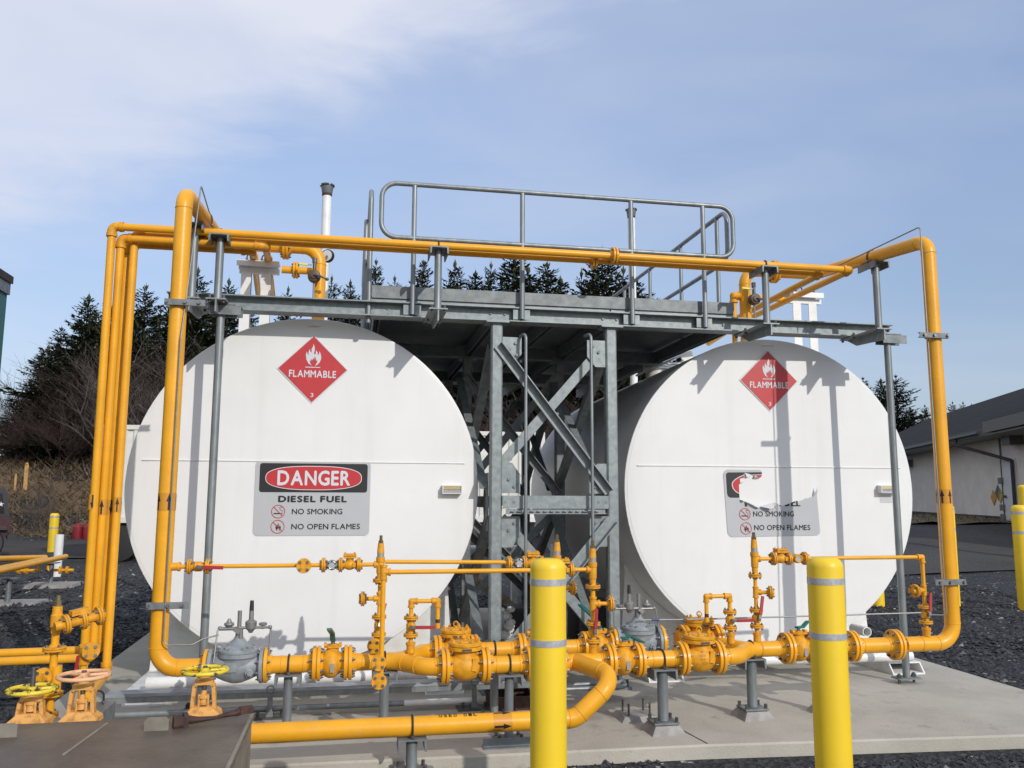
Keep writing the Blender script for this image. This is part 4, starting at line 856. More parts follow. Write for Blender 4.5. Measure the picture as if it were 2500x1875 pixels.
def sline(name, pts, label, r=SR, grp='small bore yellow lines', fits=True):
    T = Thing(name, label, 'pipe', pts[0], None, grp); mb = MB(); pts = [V(p) for p in pts]; mb.tube(fillet(pts, r*1.6, 4), r, 14); T.part('pipe', mb, YEL, True)
    if len(pts) > 2 and fits:
        for i in range(1, len(pts)-1): mb = MB(); socket_fit(mb, pts[i], [pts[i-1]-pts[i], pts[i+1]-pts[i]], r); T.part('elbow', mb, YELV, True)
    return T
def pz(px, py, Y): return A(px, py, Y)
zA = A(743, 1380, Y0).z                          # rear small line
XL_ = lambda px: V((A(px, 1370, Y0).x, Y0, zA)); zB = A(1000, 1396, YF).z; XB = lambda px: V((A(px, 1390, YF).x, YF, zB))
T = sline('relief_line', [V((XRL+.05, Y0, zA)), XL_(462)], 'short yellow stub from the left riser to the first red levered valve'); mb = MB(); socket_fit(mb, V((XRL+.055, Y0, zA)), [(1, 0, 0)], .019); T.part('weld_boss', mb, YELV, True)
svalve(XL_(486), (1, 0, 0), 'small valve with red lever beside the left riser on the horizontal relief line', (1, 0, -.04))
T = sline('relief_line', [XL_(507), XL_(790)], 'small yellow line below the intact danger sign with a round blind flange facing forward'); c = XL_(743); mb = MB(); mb.cyl(c, c+V((0, -.03, 0)), .02, 14); socket_fit(mb, c, [(1, 0, 0), (-1, 0, 0)], SR); T.part('tee', mb, YELV, True); blind(T, c+V((0, -.055, 0)), (0, -1, 0))
sflange(T, XL_(790), (1, 0, 0)); sight(XL_(811), (1, 0, 0), 'round pale sight glass left of the left small check valve'); scheck(XL_(854), (1, 0, 0), 'small check valve at the left of the left relief valve')
xr1 = A(929, 1366, Y0).x; sline('relief_line', [XL_(876), V((xr1-.04, Y0, zA))], 'short stub between the left small check valve and relief valve')
relief((xr1, Y0, zA), 'brass topped relief valve above the left header in front of the left tank', -1, 0)
T = sline('relief_line', [(xr1, Y0, zA-.09), (xr1, Y0, ZM+.05)], 'rear vertical relief pipe below the left brass topped relief valve'); zz = A(930, 1417, Y0).z; sflange(T, (xr1, Y0, zz), (0, 0, 1)); zt_ = A(930, 1461, Y0).z
mb = MB(); socket_fit(mb, (xr1, Y0, zt_), [(-1, 0, 0), (0, 0, 1), (0, 0, -1)], SR); mb.cyl((xr1, Y0, zt_), (xr1-.11, Y0, zt_), SR, 14); T.part('tee', mb, YELV, True); sflange(T, (xr1-.115, Y0, zt_), (1, 0, 0)); socket = MB(); socket_fit(socket, (xr1, Y0, ZM+.06), [(0, 0, 1)], .02); T.part('weld_boss', socket, YELV, True)
blind(T, (xr1-.03, Y0-.05, ZM+.11), (-.4, -1, 0))
svalve((xr1, Y0, A(930, 1527, Y0).z), (0, 0, 1), 'small upright valve behind the front vertical pipe under the left relief valve', (.25, .3, .9))
sline('relief_line', [V((xr1+.03, Y0, zA+.018)), V((A(1238, 1361, Y0).x, Y0, zA+.005))], 'upper long yellow line running right from the left relief valve')
xf1 = A(934, 1500, YF).x
T = sline('relief_line', [(xf1, YF, zB+.02), (xf1, YF, A(926, 1665, YF).z)], 'front vertical pipe ending in two round blind flanges at the header', .0162); mb = MB(); socket_fit(mb, (xf1, YF, zB), [(1, 0, 0), (0, 0, 1), (0, 0, -1)], .0162); T.part('tee', mb, YELV, True)
blind(T, (xf1-.015, YF-.055, A(926, 1660, YF).z), (0, -1, 0)); mb = MB(); mb.cyl((xf1, YF, A(926, 1660, YF).z), (xf1-.012, YF-.03, A(926, 1660, YF).z), .02); T.part('stub', mb, YELV, True); blind(T, (xf1-.018, YF-.03, A(926, 1617, YF).z), (0, -1, 0))
sline('relief_line', [(xf1+.03, YF, zB), XB(1352)], 'lower long yellow line running right from the front vertical pipe to the bollard', .0152)
# middle group
xm_ = A(1360, 1360, Y0).x; sight(XL_(1266), (1, 0, 0), 'round pale sight glass in front of the left front column'); T = sline('relief_line', [XL_(1237), XL_(1252)], 'tiny flange stub at the left of the middle sight glass'); sflange(T, XL_(1243), (1, 0, 0))
scheck(XL_(1301), (1, 0, 0), 'small check valve above and left of the near left bollard'); sline('relief_line', [XL_(1318), V((xm_-.03, Y0, zA))], 'short stub right of the middle small check valve')
relief((xm_, Y0, zA), 'brass topped relief valve just above the near left bollard', -1, 0); T = sline('relief_line', [(xm_, Y0, zA-.09), (xm_, Y0, ZM+.05)], 'vertical relief pipe hidden behind the near left bollard'); zt_ = A(1390, 1436, Y0).z
mb = MB(); mb.cyl((xm_, Y0, zt_), (xm_+.12, Y0, zt_), SR, 14); T.part('tee', mb, YELV, True); sflange(T, (A(1398, 1436, Y0).x, Y0, zt_), (1, 0, 0))
scheck(XB(1373), (1, 0, 0), 'small check valve at the top right of the near left bollard'); xr2 = A(1447, 1381, YF).x; sline('relief_line', [XB(1392), V((xr2-.03, YF, zB))], 'short stub between the bollard check valve and the middle upright relief valve')
relief((xr2, YF, zB), 'brass topped relief valve right of the near left bollard', -1, 0)
T = sline('relief_line', [(xr2, YF, zB-.09), (xr2, YF, ZM+.05)], 'vertical relief pipe right of the near left bollard with a side flange', .0165); zz = A(1448, 1432, YF).z; sflange(T, (xr2, YF, zz), (0, 0, 1), 4, .052); zt_ = A(1450, 1474, YF).z
mb = MB(); socket_fit(mb, (xr2, YF, zt_), [(1, 0, 0), (0, 0, 1), (0, 0, -1)], .0165); mb.cyl((xr2, YF, zt_), (xr2+.12, YF, zt_), SR, 14); T.part('tee', mb, YELV, True); sflange(T, (xr2+.125, YF, zt_), (1, 0, 0), 4, .054); mb = MB(); socket_fit(mb, (xr2, YF, ZM+.06), [(0, 0, 1)], .02); T.part('weld_boss', mb, YELV, True)
svalve((xr2, YF, A(1451, 1543, YF).z), (0, 0, 1), 'small upright valve with red lever right of the near left bollard', (.05, 0, 1))
# right group
zR = A(1880, 1364, Y0).z; XR_ = lambda px: V((A(px, 1364, Y0).x, Y0, zR)); xr3 = A(1842, 1364, Y0).x
relief((xr3, Y0, zR), 'brass topped relief valve under the torn danger sign', 1, 0)
T = sline('relief_line', [(xr3, Y0, zR-.09), (xr3, Y0, ZM+.05)], 'vertical relief pipe under the torn danger sign with a side flange'); zz = A(1843, 1405, Y0).z; sflange(T, (xr3, Y0, zz), (0, 0, 1)); zt_ = A(1845, 1446, Y0).z
mb = MB(); socket_fit(mb, (xr3, Y0, zt_), [(1, 0, 0), (0, 0, 1), (0, 0, -1)], SR); mb.cyl((xr3, Y0, zt_), (xr3+.10, Y0-.03, zt_), SR, 14); T.part('tee', mb, YELV, True); sflange(T, (xr3+.105, Y0-.03, zt_), (1, -.3, 0)); mb = MB(); socket_fit(mb, (xr3, Y0, ZM+.06), [(0, 0, 1)], .02); T.part('weld_boss', mb, YELV, True)
svalve((xr3, Y0, A(1848, 1509, Y0).z), (0, 0, 1), 'small upright valve with raised red lever under the torn danger sign', (.22, .1, 1))
sline('relief_line', [V((xr3+.03, Y0, zR)), XR_(1884)], 'short stub from the right relief valve to its check valve'); scheck(XR_(1906), (1, 0, 0), 'small check valve right of the right relief valve'); sight(XR_(1944), (1, 0, 0), 'small yellow rimmed sight glass above the near right bollard', False)
xe = A(2251, 1362, Y0).x; T = sline('relief_line', [XR_(1958), V((xe, Y0, zR)), V((xe, Y0, ZM+.05))], 'small yellow line running right past the post and down to the header', .0150); sflange(T, XR_(1964), (1, 0, 0)); zt_ = A(2258, 1441, Y0).z
mb = MB(); socket_fit(mb, (xe, Y0, zt_), [(-1, 0, 0), (0, 0, 1), (0, 0, -1)], SR); mb.cyl((xe, Y0, zt_), (xe-.10, Y0-.03, zt_), SR, 14); T.part('tee', mb, YELV, True); sflange(T, (xe-.105, Y0-.03, zt_), (1, .3, 0)); mb = MB(); socket_fit(mb, (xe, Y0, ZM+.06), [(0, 0, 1)], .021); T.part('weld_boss', mb, YELV, True)
svalve((xe, Y0, A(2261, 1500, Y0).z), (0, 0, 1), 'small upright valve with red lever left of the right riser', (.16, .1, 1))
# goosenecks
def goose(x, Y, pxs, label, vlabel, d, lev):
    z1 = A(pxs, 1468 if d > 0 else 1455, Y).z; x2 = x+d*.185
    T = sline('gooseneck_vent', [(x, Y, ZM+.05), (x, Y, z1), (x2, Y, z1), (x2, Y, z1-.135)], label, .0150, 'goosenecks'); mb = MB(); mb.cyl((x2, Y, z1-.150), (x2, Y, z1-.125), .0155); T.part('brown_band', mb, RUST, True); mb = MB(); mb.cyl((x2, Y, z1-.185), (x2, Y, z1-.150), .0185); T.part('end_cap', mb, YELV, True)
    mb = MB(); socket_fit(mb, (x, Y, ZM+.06), [(0, 0, 1)], .021); T.part('weld_boss', mb, YELV, True); svalve((x, Y, A(pxs, 1529 if d > 0 else 1513, Y).z), (0, 0, 1), vlabel, lev)
goose(A(1003, 1540, Y0).x, Y0, 1003, 'yellow gooseneck vent above the left check valves', 'small valve with level red lever below the left gooseneck', 1, (1, 0, -.02))
goose(A(1783, 1530, Y0).x, Y0, 1783, 'yellow gooseneck vent left of the right relief valve', 'small valve with level red lever below the right gooseneck', -1, (1, 0, 0))
# stainless sensing tubes
q = A(422, 1300, Y0-.075); zc_ = A(440, 1575, Y0-.09).z
T = Thing('sensing_tube', 'thin steel tube along the left riser to the left control valve', 'tube', q); mb = MB(); top = A(491, 455, Y0+.12)
mb.tube(fillet([A(522, 555, Y0+1.2), A(491, 453, Y0+.15), (XRL+.045, Y0-.085, A(420, 830, Y0).z), (XRL+.045, Y0-.085, zc_), A(470, 1574, Y0-.08), A(495, 1560, Y0-.05), A(534, 1550, Y0-.03)], .04, 5), .0052, 8); T.part('tube', mb, SST, True)
T = Thing('sensing_tube', 'thin steel tube over the right riser and down its left side', 'tube', (XRR-.09, Y0-.05, .6)); mb = MB(); mb.tube(fillet([A(2040, 652, Y0+1.0), (XRR-.075, Y0-.02, ZTOP+.13), (XRR-.085, Y0-.05, A(2290, 1500, Y0).z), A(2268, 1501, Y0)], .03, 5), .0058, 8); T.part('tube', mb, SST, True)
T = Thing('sensing_tube', 'long thin level tube running right from the right control valve', 'tube', A(1562, 1513, YB)); mb = MB(); mb.tube([A(1560, 1514, YB-.08), A(1700, 1512, YB-.1), A(2248, 1496, Y0-.06)], .0058, 8); T.part('tube', mb, SST, True); mb = MB(); mb.cyl(A(1590, 1513, YB-.082), A(1609, 1513, YB-.085), .0085, 10); T.part('blue_tag', mb, mat('tag_blue', (.02, .04, .2), .5), True)
# riser clamps made of strut channel
for x, py, lab, dz, sx in ((XRL, 1476, 'strut clamp low on the left riser', 1, 1), (XRL, 741, 'strut clamp high on the left riser below the beam', 1, 1), (XRR, 825, 'strut clamp high on the right riser', -1, -1), (XRR, 1419, 'strut clamp low on the right riser', -1, -1)):
    zc_ = A(380 if sx > 0 else 2310, py, Y0).z; T = Thing('pipe_clamp', lab, 'pipe clamp', (x, Y0, zc_), None, 'strut clamps on the risers'); mb = MB()
    mb.bx(x-(.075 if sx > 0 else .19), x+(.19 if sx > 0 else .075), Y0-.085, Y0-.079, zc_-.021, zc_+.021); mb.bx(x-(.075 if sx > 0 else .19), x+(.19 if sx > 0 else .075), Y0-.079, Y0-.06, zc_+.015, zc_+.021); mb.bx(x-(.075 if sx > 0 else .19), x+(.19 if sx > 0 else .075), Y0-.079, Y0-.06, zc_-.021, zc_-.015); T.part('strut', mb, GALD, True, smooth=False)
    mb = MB(); mb.torus((x, Y0, zc_), (0, 0, 1), PR+.006, .0062, 28, 8); T.part('u_bolt', mb, RUB, True); mb = MB(); [mb.tube([(x+a, Y0-.10, zc_), (x+a, Y0-.084, zc_)], .012, 6) for a in (-.06, .06, .15*sx)]; T.part('bolts', mb, STL, True)
# ================================================================ OVERHEAD PIPES, LEFT RISERS
YX = 6.7; R2 = .0302
zX = A(600, 572, YX).z; xtr = A(2078, 660, YX).x
def stand_post(px, py0, label, lower, back=0., Y=None, cap=True):
    # a post on a cantilever bracket under the platform beam
    Yp = Y or YX; x = A(px, py0, Yp).x; zt_ = zX-R2-.002 if not back else back; T = Thing('pipe_post', label, 'pipe support', (x, Yp, zb-.02), None, 'galvanised posts that carry the overhead pipes')
    mb = MB(); mb.chan((x, Yp-.10, zt_), (x, Yp+.16, zt_), .15, .06, .01); T.part('saddle_channel', mb, GALD, True, smooth=False); mb = MB(); mb.cyl((x, Yp, zb+.0), (x, Yp, zt_-.01), .031, 20); T.part('post', mb, GALB, True)
    zq = zb-.003; mb = MB(); mb.bx(x-.075, x+.075, Yp-.085, BY+.16, zq-.011, zq); mb.prism([(x-.006, Yp-.08, zq-.011), (x-.006, Yp-.08, zq-.105), (x-.006, BY+.0, zq-.085), (x-.006, BY+.15, zq-.011)], (.012, 0, 0)); T.part('bracket', mb, GAL, True, smooth=False)
    mb = MB(); [mb.tube([(x+sx*.052, y, zq-.03), (x+sx*.052, y, zq+.028)], .012, 6) for sx in (-1, 1) for y in (Yp-.055, BY-.04, BY+.145)]; T.part('bolts', mb, STLD, True)
    if lower:
        b = MB(); b.chan((x-.1, BY+.06, zq-.075), (x+.13, BY+.06, zq-.075), .1, .06, .009); T.part('cap_channel', b, GALD, True, smooth=False)
    return T, x, Yp
T, x, Yp = stand_post(538, 600, 'tall galvanised post at the left end of the beam under the overhead pipes', False); u_bolt(T, (x, Yp+.02, zX), (1, 0, 0), R2, R2+.004)
T, x, Yp = stand_post(1070, 640, 'galvanised post left of centre between railing posts under the overhead pipes', False); u_bolt(T, (x, Yp, zX), (1, 0, 0), R2, R2+.004)
T, x, Yp = stand_post(1869, 700, 'galvanised post over the right tank in front of its inlet pipe', False); u_bolt(T, (x, Yp, zX), (1, 0, 0), R2, R2+.004)
kb = (yd-YX)/(yd-Y0); z2_ = ZTOP*kb+zx*(1-kb)-PR-.01
T, x, Yp = stand_post(472, 640, 'galvanised post just right of the left riser carrying its return pipe', False, z2_); u_bolt(T, (XRL+.01, Yp, z2_+PR), (0, 1, 0), PR, PR)
z3_ = ZTOP*kb+.02+zxr*(1-kb)-PR-.01; T, x, Yp = stand_post(2140, 700, 'galvanised post at the right end of the beam carrying the return pipe', False, z3_); u_bolt(T, (XRR-.03, Yp, z3_+PR), (0, 1, 0), PR, PR)
for px, py, lab, y_ in ((2187, 1200, 'long galvanised leg from the right beam end down to the pad', BY-.22), (517, 1200, 'long galvanised leg from the left beam end down in front of the left tank', BY-.25)):
    x = A(px, py, y_).x; T = Thing('support_leg', lab, 'post', (x, y_, PADZ), None, 'legs below the beam ends'); mb = MB(); mb.cyl((x, y_, PADZ+.05), (x, y_, zb-.1), .031, 20); T.part('post', mb, GALB, True)
    mb = MB(); mb.box((x, y_, PADZ+.045), (.22, .12, .012)); T.part('base_plate', mb, GALD, True, smooth=False); mb = MB(); [mb.cyl((x+sx*.085, y_+.02*sx, PADZ), (x+sx*.085, y_+.02*sx, PADZ+.085), .012, 8) for sx in (-1, 1)]; [mb.tube([(x+sx*.085, y_+.02*sx, PADZ+.052), (x+sx*.085, y_+.02*sx, PADZ+.075)], .021, 6) for sx in (-1, 1)]; T.part('anchor_bolts', mb, STLD, True)
    mb = MB(); mb.chan((x-.08, y_, zb-.03), (x+.16, y_, zb-.03), .12, .075, .01); mb.bx(x-.11, x+.11, y_-.06, BY+.02, zb-.026, zb-.016); T.part('cap_bracket', mb, GALD, True, smooth=False)
def ovr(name, pts, label, r=R2):
    T = Thing(name, label, 'pipe', pts[-1], None, 'overhead yellow pipes'); mb = MB(); pts = [V(p) for p in pts]; mb.tube(fillet(pts, r*1.5, 5), r, 16); T.part('pipe', mb, YEL, True)
    for i in range(1, len(pts)-1):
        mb = MB(); a = (pts[i-1]-pts[i]).normalized(); b = (pts[i+1]-pts[i]).normalized(); f = fillet([pts[i]+a*r*2.6, pts[i], pts[i]+b*r*2.6], r*1.6, 6); mb.tube(f, r*1.17, 18)
        for d in (a, b): mb.cyl(pts[i]+d*r*1.8, pts[i]+d*r*2.7, r*1.33, 18)
        T.part('elbow', mb, YELV, True)
    return T
xR1 = A(250, 900, YX).x; YX2 = YX+.11; zX2 = zX-.016
yst = 7.95
T = ovr('overhead_pipe', [A(170, 1750, YX-.9)+V((0, 0, -.3)), V((A(203, 1640, YX).x, YX, A(203, 1640, YX).z-.12)), V((xR1, YX, zX)), V((xtr, YX, zX)), V((xtr-.16, 8.6, zX-.1)), V((xtr-.2, 9.4, zX-.2))][1:], 'outermost left riser whose top run crosses in front to the right tank')
arrows(T, (xR1, YX, A(232, 1226, YX).z), (0, 0, 1), R2, .115, 8, 3, -1, .40)
flange_on(T, (A(1499, 630, YX).x, YX, zX), (1, 0, 0), .076, .018, R2, 4, .011)
xR4 = A(308, 900, YX2).x; xtr2 = A(2006, 678, YX2).x
T = ovr('overhead_pipe', [V((A(240, 1745, 6.0).x, 5.75, A(240, 1700, 5.75).z)), V((xR4, YX2, A(270, 1645, YX2).z)), V((xR4, YX2, zX2)), V((xtr2, YX2, zX2)), V((xtr2-.16, 8.7, zX2-.14)), V((xtr2-.2, 9.4, zX2-.24))], 'innermost left riser whose top run crosses behind the front overhead pipe')
arrows(T, (xR4, YX2, A(286, 1232, YX2).z), (0, 0, 1), R2, .115, 14, 4, 1, .34)
flange_on(T, (A(1449, 640, YX2).x, YX2, zX2), (1, 0, 0), .076, .018, R2, 4, .011)
for px, tx, Y, py, bx_, lab, adir, tz, stx, sty in ((274, 648, YX+.06, 590, 246, 'second riser from the left turning over the left tank stand', 1, 601, 655, 633), (291, 615, YX+.22, 607, 262, 'third riser from the left half hidden between its neighbours', -1, 613, 620, 626)):
    x = A(px, 900, Y).x; z = A(tx, tz, Y).z; xt = A(tx, tz, Y).x
    T = ovr('overhead_pipe', [V((-3.9, Y, A(0, 1600 if adir < 0 else 1622, Y).z)), V((x, Y, A(bx_, 1585 if adir < 0 else 1605, Y).z)), V((x, Y, z)), V((xt, Y, z)), A(stx, sty, yst), A(stx+16, 765, 10.6)], lab)
    arrows(T, (x, Y, A(258, 1238, Y).z), (0, 0, 1), R2, .115, 0 if adir > 0 else 30, 3, adir, .40)
# white stands on the tank tops
for tx, py, lab, TK, xs2 in ((632, 646, 'white two legged pipe stand on top of the left tank', TKL, None), (1962, 722, 'white two legged pipe stand on top of the right tank', TKR, None)):
    c = A(tx, py, yst); zc_ = c.z; T = Thing('pipe_stand', lab, 'pipe stand', (c.x, yst, 3.0), None, 'white pipe stands on the tanks')
    mb = MB(); mb.chan((c.x-.19, yst, zc_+.02), (c.x+.19, yst, zc_+.02), .15, .055, .012); mb.bx(c.x-.17, c.x+.19, yst-.02, yst+.02, zc_-.09, zc_-.037); T.part('cap_channel', mb, WHTP, True, smooth=False)
    for dx in (-.105, .075):
        mb = MB(); mb.ext([(-.045, -.02), (.045, -.02), (.045, -.01), (-.035, -.01), (-.035, .02), (-.045, .02)], (c.x+dx, yst-.02, 2.75), (c.x+dx, yst-.02, zc_-.09), (0, 1, 0)); mb.bx(c.x+dx+.033, c.x+dx+.045, yst-.03, yst+.03, 2.75, zc_-.09)
        leg = T.part('leg', mb, WHTP, True, smooth=False); h = MB()
        for k in range(2): h.cyl((c.x+dx, yst-.042, zb-.06-.11*k), (c.x+dx, yst-.034, zb-.06-.11*k), .024, 16)
        T.part('bolt_holes', h, GALD, True, parent=leg)
    for dx in (-.07, .065): u_bolt(T, (c.x+dx, yst-.03, zc_+.055), (0, 1, 0), R2, .03)
# tank inlet fittings: elbowed branch with flange, brown float gauge, yellow handled cock
for (px, py, sx, lab) in ((767, 675, -1, 'brown round gauge with crank beside the left tank inlet pipe'), (1841, 731, 1, 'brown round gauge in front of the right tank inlet pipe')):
    c = A(px, py, yd-.14); T = Thing('tank_gauge', lab, 'gauge', c, None, 'brown tank gauges'); mb = MB(); mb.lathe(c, (0, -1, 0), [(.05, -.03), (.056, -.025), (.056, .03), (.05, .04), (.03, .045), (.028, .055), (.001, .056)], 26); T.part('body', mb, mat('brown_casting', (.11, .065, .035), .5, var=.4, vs=30), True)
    mb = MB(); mb.tube([c+V((.0, -.06, .0)), c+V((.05, -.075, -.01)), c+V((.11, -.07, -.035))], .009, 8); mb.sph(c+V((.115, -.07, -.037)), .016); T.part('crank', mb, STLD, True); mb = MB(); mb.cyl(c+V((.0, .0, .05)), c+V((0, 0, .125)), .016, 12); mb.cyl(c+V((0, 0, .125)), c+V((0, 0, .17)), .022, 8); T.part('neck', mb, STLD, True); mb = MB(); mb.cyl(c+V((0, 0, -.35)), c+V((0, 0, -.05)), .009, 10); T.part('drop_tube', mb, SST, True)
    mb = MB(); mb.bar(c+V((-.02, -.02, .10)), c+V((-.06, -.02, .10)), .012, .008); T.part('cock', mb, SST, True); mb = MB(); mb.bar(c+V((-.055, -.02, .10)), c+V((-.135, -.02, .105)), .018, .016); T.part('yellow_handle', mb, YLV, True)
for x, z, px0, pxf, py, lab in ((xdl, 0, 688, 722, 660, 'yellow branch pipe with flange entering the left tank inlet'), (xdr, 0, 1790, 1801, 722, 'yellow branch pipe down to the right tank inlet')):
    if px0 < 1000:
        zz = A(pxf, py, yd).z; T = sline('branch_pipe', [(A(px0, py, yd).x, yd, zz), (x, yd, zz)], lab, .033, 'branch pipes on the tanks'); flange_on(T, (A(pxf, py, yd).x, yd, zz), (1, 0, 0), .076, .018, .033, 4, .011)
    else:
        zz = A(1800, 722, yd).z; xx = A(1792, 760, yd).x; T = sline('branch_pipe', [(xx, yd, 2.9), (xx, yd, zz), (xdr+.55, yd+.15, zz+.02)], lab, .026, 'branch pipes on the tanks')
c = A(800, 625, yd+.12); T = Thing('dial_gauge', 'black rimmed dial gauge behind the left tank inlet elbow', 'gauge', c); mb = MB(); mb.lathe(c, (-.5, -1, 0), [(.058, -.02), (.062, -.015), (.062, .015), (.055, .017)], 24); T.part('case', mb, RUB, True); mb = MB(); mb.lathe(c, (-.5, -1, 0), [(.052, .012), (.052, .0185), (.001, .019)], 24); T.part('dial', mb, SWHT, True); mb = MB(); mb.cyl(c, (c.x-.04, yd, c.z-.08), .012); T.part('stem', mb, STL, True)
# vents
for px, yv, ztp, lab, pt in ((797, 9.1, A(797, 478, 9.1).z, 'white vent pipe with grey cap on the left tank', 457), (1541, 10.6, A(1541, 532, 10.6).z, 'white vent pipe with grey cap seen behind a railing post', 513)):
    x = A(px, 520, yv).x; T = Thing('vent_pipe', lab, 'vent pipe', (x, yv, 3.1), None, 'white vents on the tanks'); mb = MB(); mb.cyl((x, yv, 2.9), (x, yv, ztp), .05, 24); T.part('pipe', mb, WHTP, True); k = 1.1
    mb = MB(); mb.lathe((x, yv, ztp), (0, 0, 1), [(.054, -.005), (.056, .02), (.052, .022)], 24); T.part('rusty_collar', mb, RUST, True); mb = MB(); mb.lathe((x, yv, ztp+.02), (0, 0, 1), [(.05, 0), (.058, .02), (.068, .085), (.07, .09)], 24); T.part('cap_body', mb, GALD, True)
    mb = MB()
    for a in (35, 125, 215, 305): mb.torus((x, yv, ztp+.115), (0, 0, 1), .069, .013, 9, 8, a, a+70)
    mb.lathe((x, yv, ztp+.1), (0, 0, 1), [(.05, 0), (.055, .02), (.001, .022)], 20); T.part('cap_rim', mb, STLD, True)
# ================================================================ FOREGROUND
def bollard(x, y, ztop, zbase, r, label, bands=True, tilt=0):
    T = Thing('bollard', label, 'bollard', (x, y, zbase), None, 'yellow bollards'); h = ztop-zbase
    mb = MB(); rr = r; prof = [(rr, 0), (rr, h-rr*.55)]+[(rr*(.45+.55*math.cos(R_(a)))if a < 90 else rr*.45, h-rr*.55+rr*.55*math.sin(R_(a))) for a in (15, 30, 45, 60, 75, 90)]+[(.001, h+.001)]
    mb.lathe((0, 0, 0), (0, 0, 1), prof, 48); T.part('sleeve', mb, BOLY)
    bh = r*.175
    if bands:
        for z in bands: mb = MB(); mb.lathe((0, 0, z-zbase), (0, 0, 1), [(r, -bh-.0004), (r+.0012, -bh), (r+.0012, bh), (r, bh+.0004)], 48); T.part('reflective_band', mb, REFL)
    return T
for px, pyt, Y, b1, b2, wd, lab in ((1338, 1370, 3.0, 1415, 1561, 87, 'near yellow bollard standing in front of the steel columns'), (2013, 1366, 3.1, 1413, 1545, 85, 'near yellow bollard standing in front of the right tank')):
    p = A(px, pyt, Y); pm = (p-V((0, 0, CAMZ))).dot(_f); r = wd/2/FPX*pm
    bollard(p.x, Y, p.z+.01, -.06, r, lab, (A(px, b1+4, Y).z, A(px, b2+5, Y).z))
# the vault whose steel lid fills the lower left corner
zv = A(300, 1757, 4.62).z; xv = A(622, 1749, 4.62).x; yv0 = 2.9
T = Thing('valve_vault', 'brown steel vault lid in the lower left foreground with a wrench on it', 'valve vault', (xv-1.2, 4, -.04))
mb = MB(); mb.bx(xv-3.2, xv-.012, yv0+.01, 4.60, -.04, zv-.012); T.part('side_walls', mb, DECKE, True, smooth=False)
mb = MB(); mb.bx(xv-3.2, xv, yv0, 4.62, zv-.012, zv); T.part('lid', mb, DECK, True, smooth=False)
mb = MB(); mb.bx(xv-.02, xv-.004, yv0, 4.62, zv, zv+.0035); T.part('edge_strip', mb, DECKE, True, smooth=False)
for px, py in ((378, 1778), (3, 1790)):
    p = A(px, py, 4.35); mb = MB(); c_ = V((p.x, 4.38, zv)); mb.prism([c_+V((-.055, 0, 0)), c_+V((.055, 0, 0)), c_+V((.055, 0, .045)), c_+V((.04, 0, .06)), c_+V((-.04, 0, .06)), c_+V((-.055, 0, .045))], (0, .012, 0)); T.part('lifting_tab', mb, DECKE, True, smooth=False)
mb = MB(); q0 = V((A(240, 1765, 4.4).x, 4.55, zv+.0015)); q1 = V((A(165, 1825, 4.1).x, 4.05, zv+.0015)); mb.tube([q0, q1], .006, 6); T.part('weld_line', mb, DECKE, True)
# rusty valve key on the lid
a = V((A(425, 1772, 4.45).x, 4.42, zv)); b = V((xv-.02, 4.53, zv)); d = (b-a).normalized(); n_ = V((-d.y, d.x, 0)); u = V((0, 0, 1))
W_ = MB(); W_.ext([(-.024, 0), (.024, 0), (.03, .012), (.026, .05), (-.026, .05), (-.03, .012)], a, a+d*.052); W_.ext([(-.030, 0), (.03, 0), (.03, .048), (.02, .062), (-.02, .062), (-.03, .048)], a+d*.046, a+d*.066)
W_.tube([a+d*.06+u*.03, a+d*.12+u*.024, a+d*.25+u*.022, (a+b)/2+u*.026, b-d*.06+u*.036, b-d*.03+u*.045], [.022, .013, .012, .0125, .016, .02], 10); W_.ext([(-.022, 0.03), (.022, .03), (.022, .06), (-.022, .06)], b-d*.045, b+d*.018)
solo('valve_key', W_, RUST, 'rusty brown iron valve key lying on the vault lid', 'wrench')
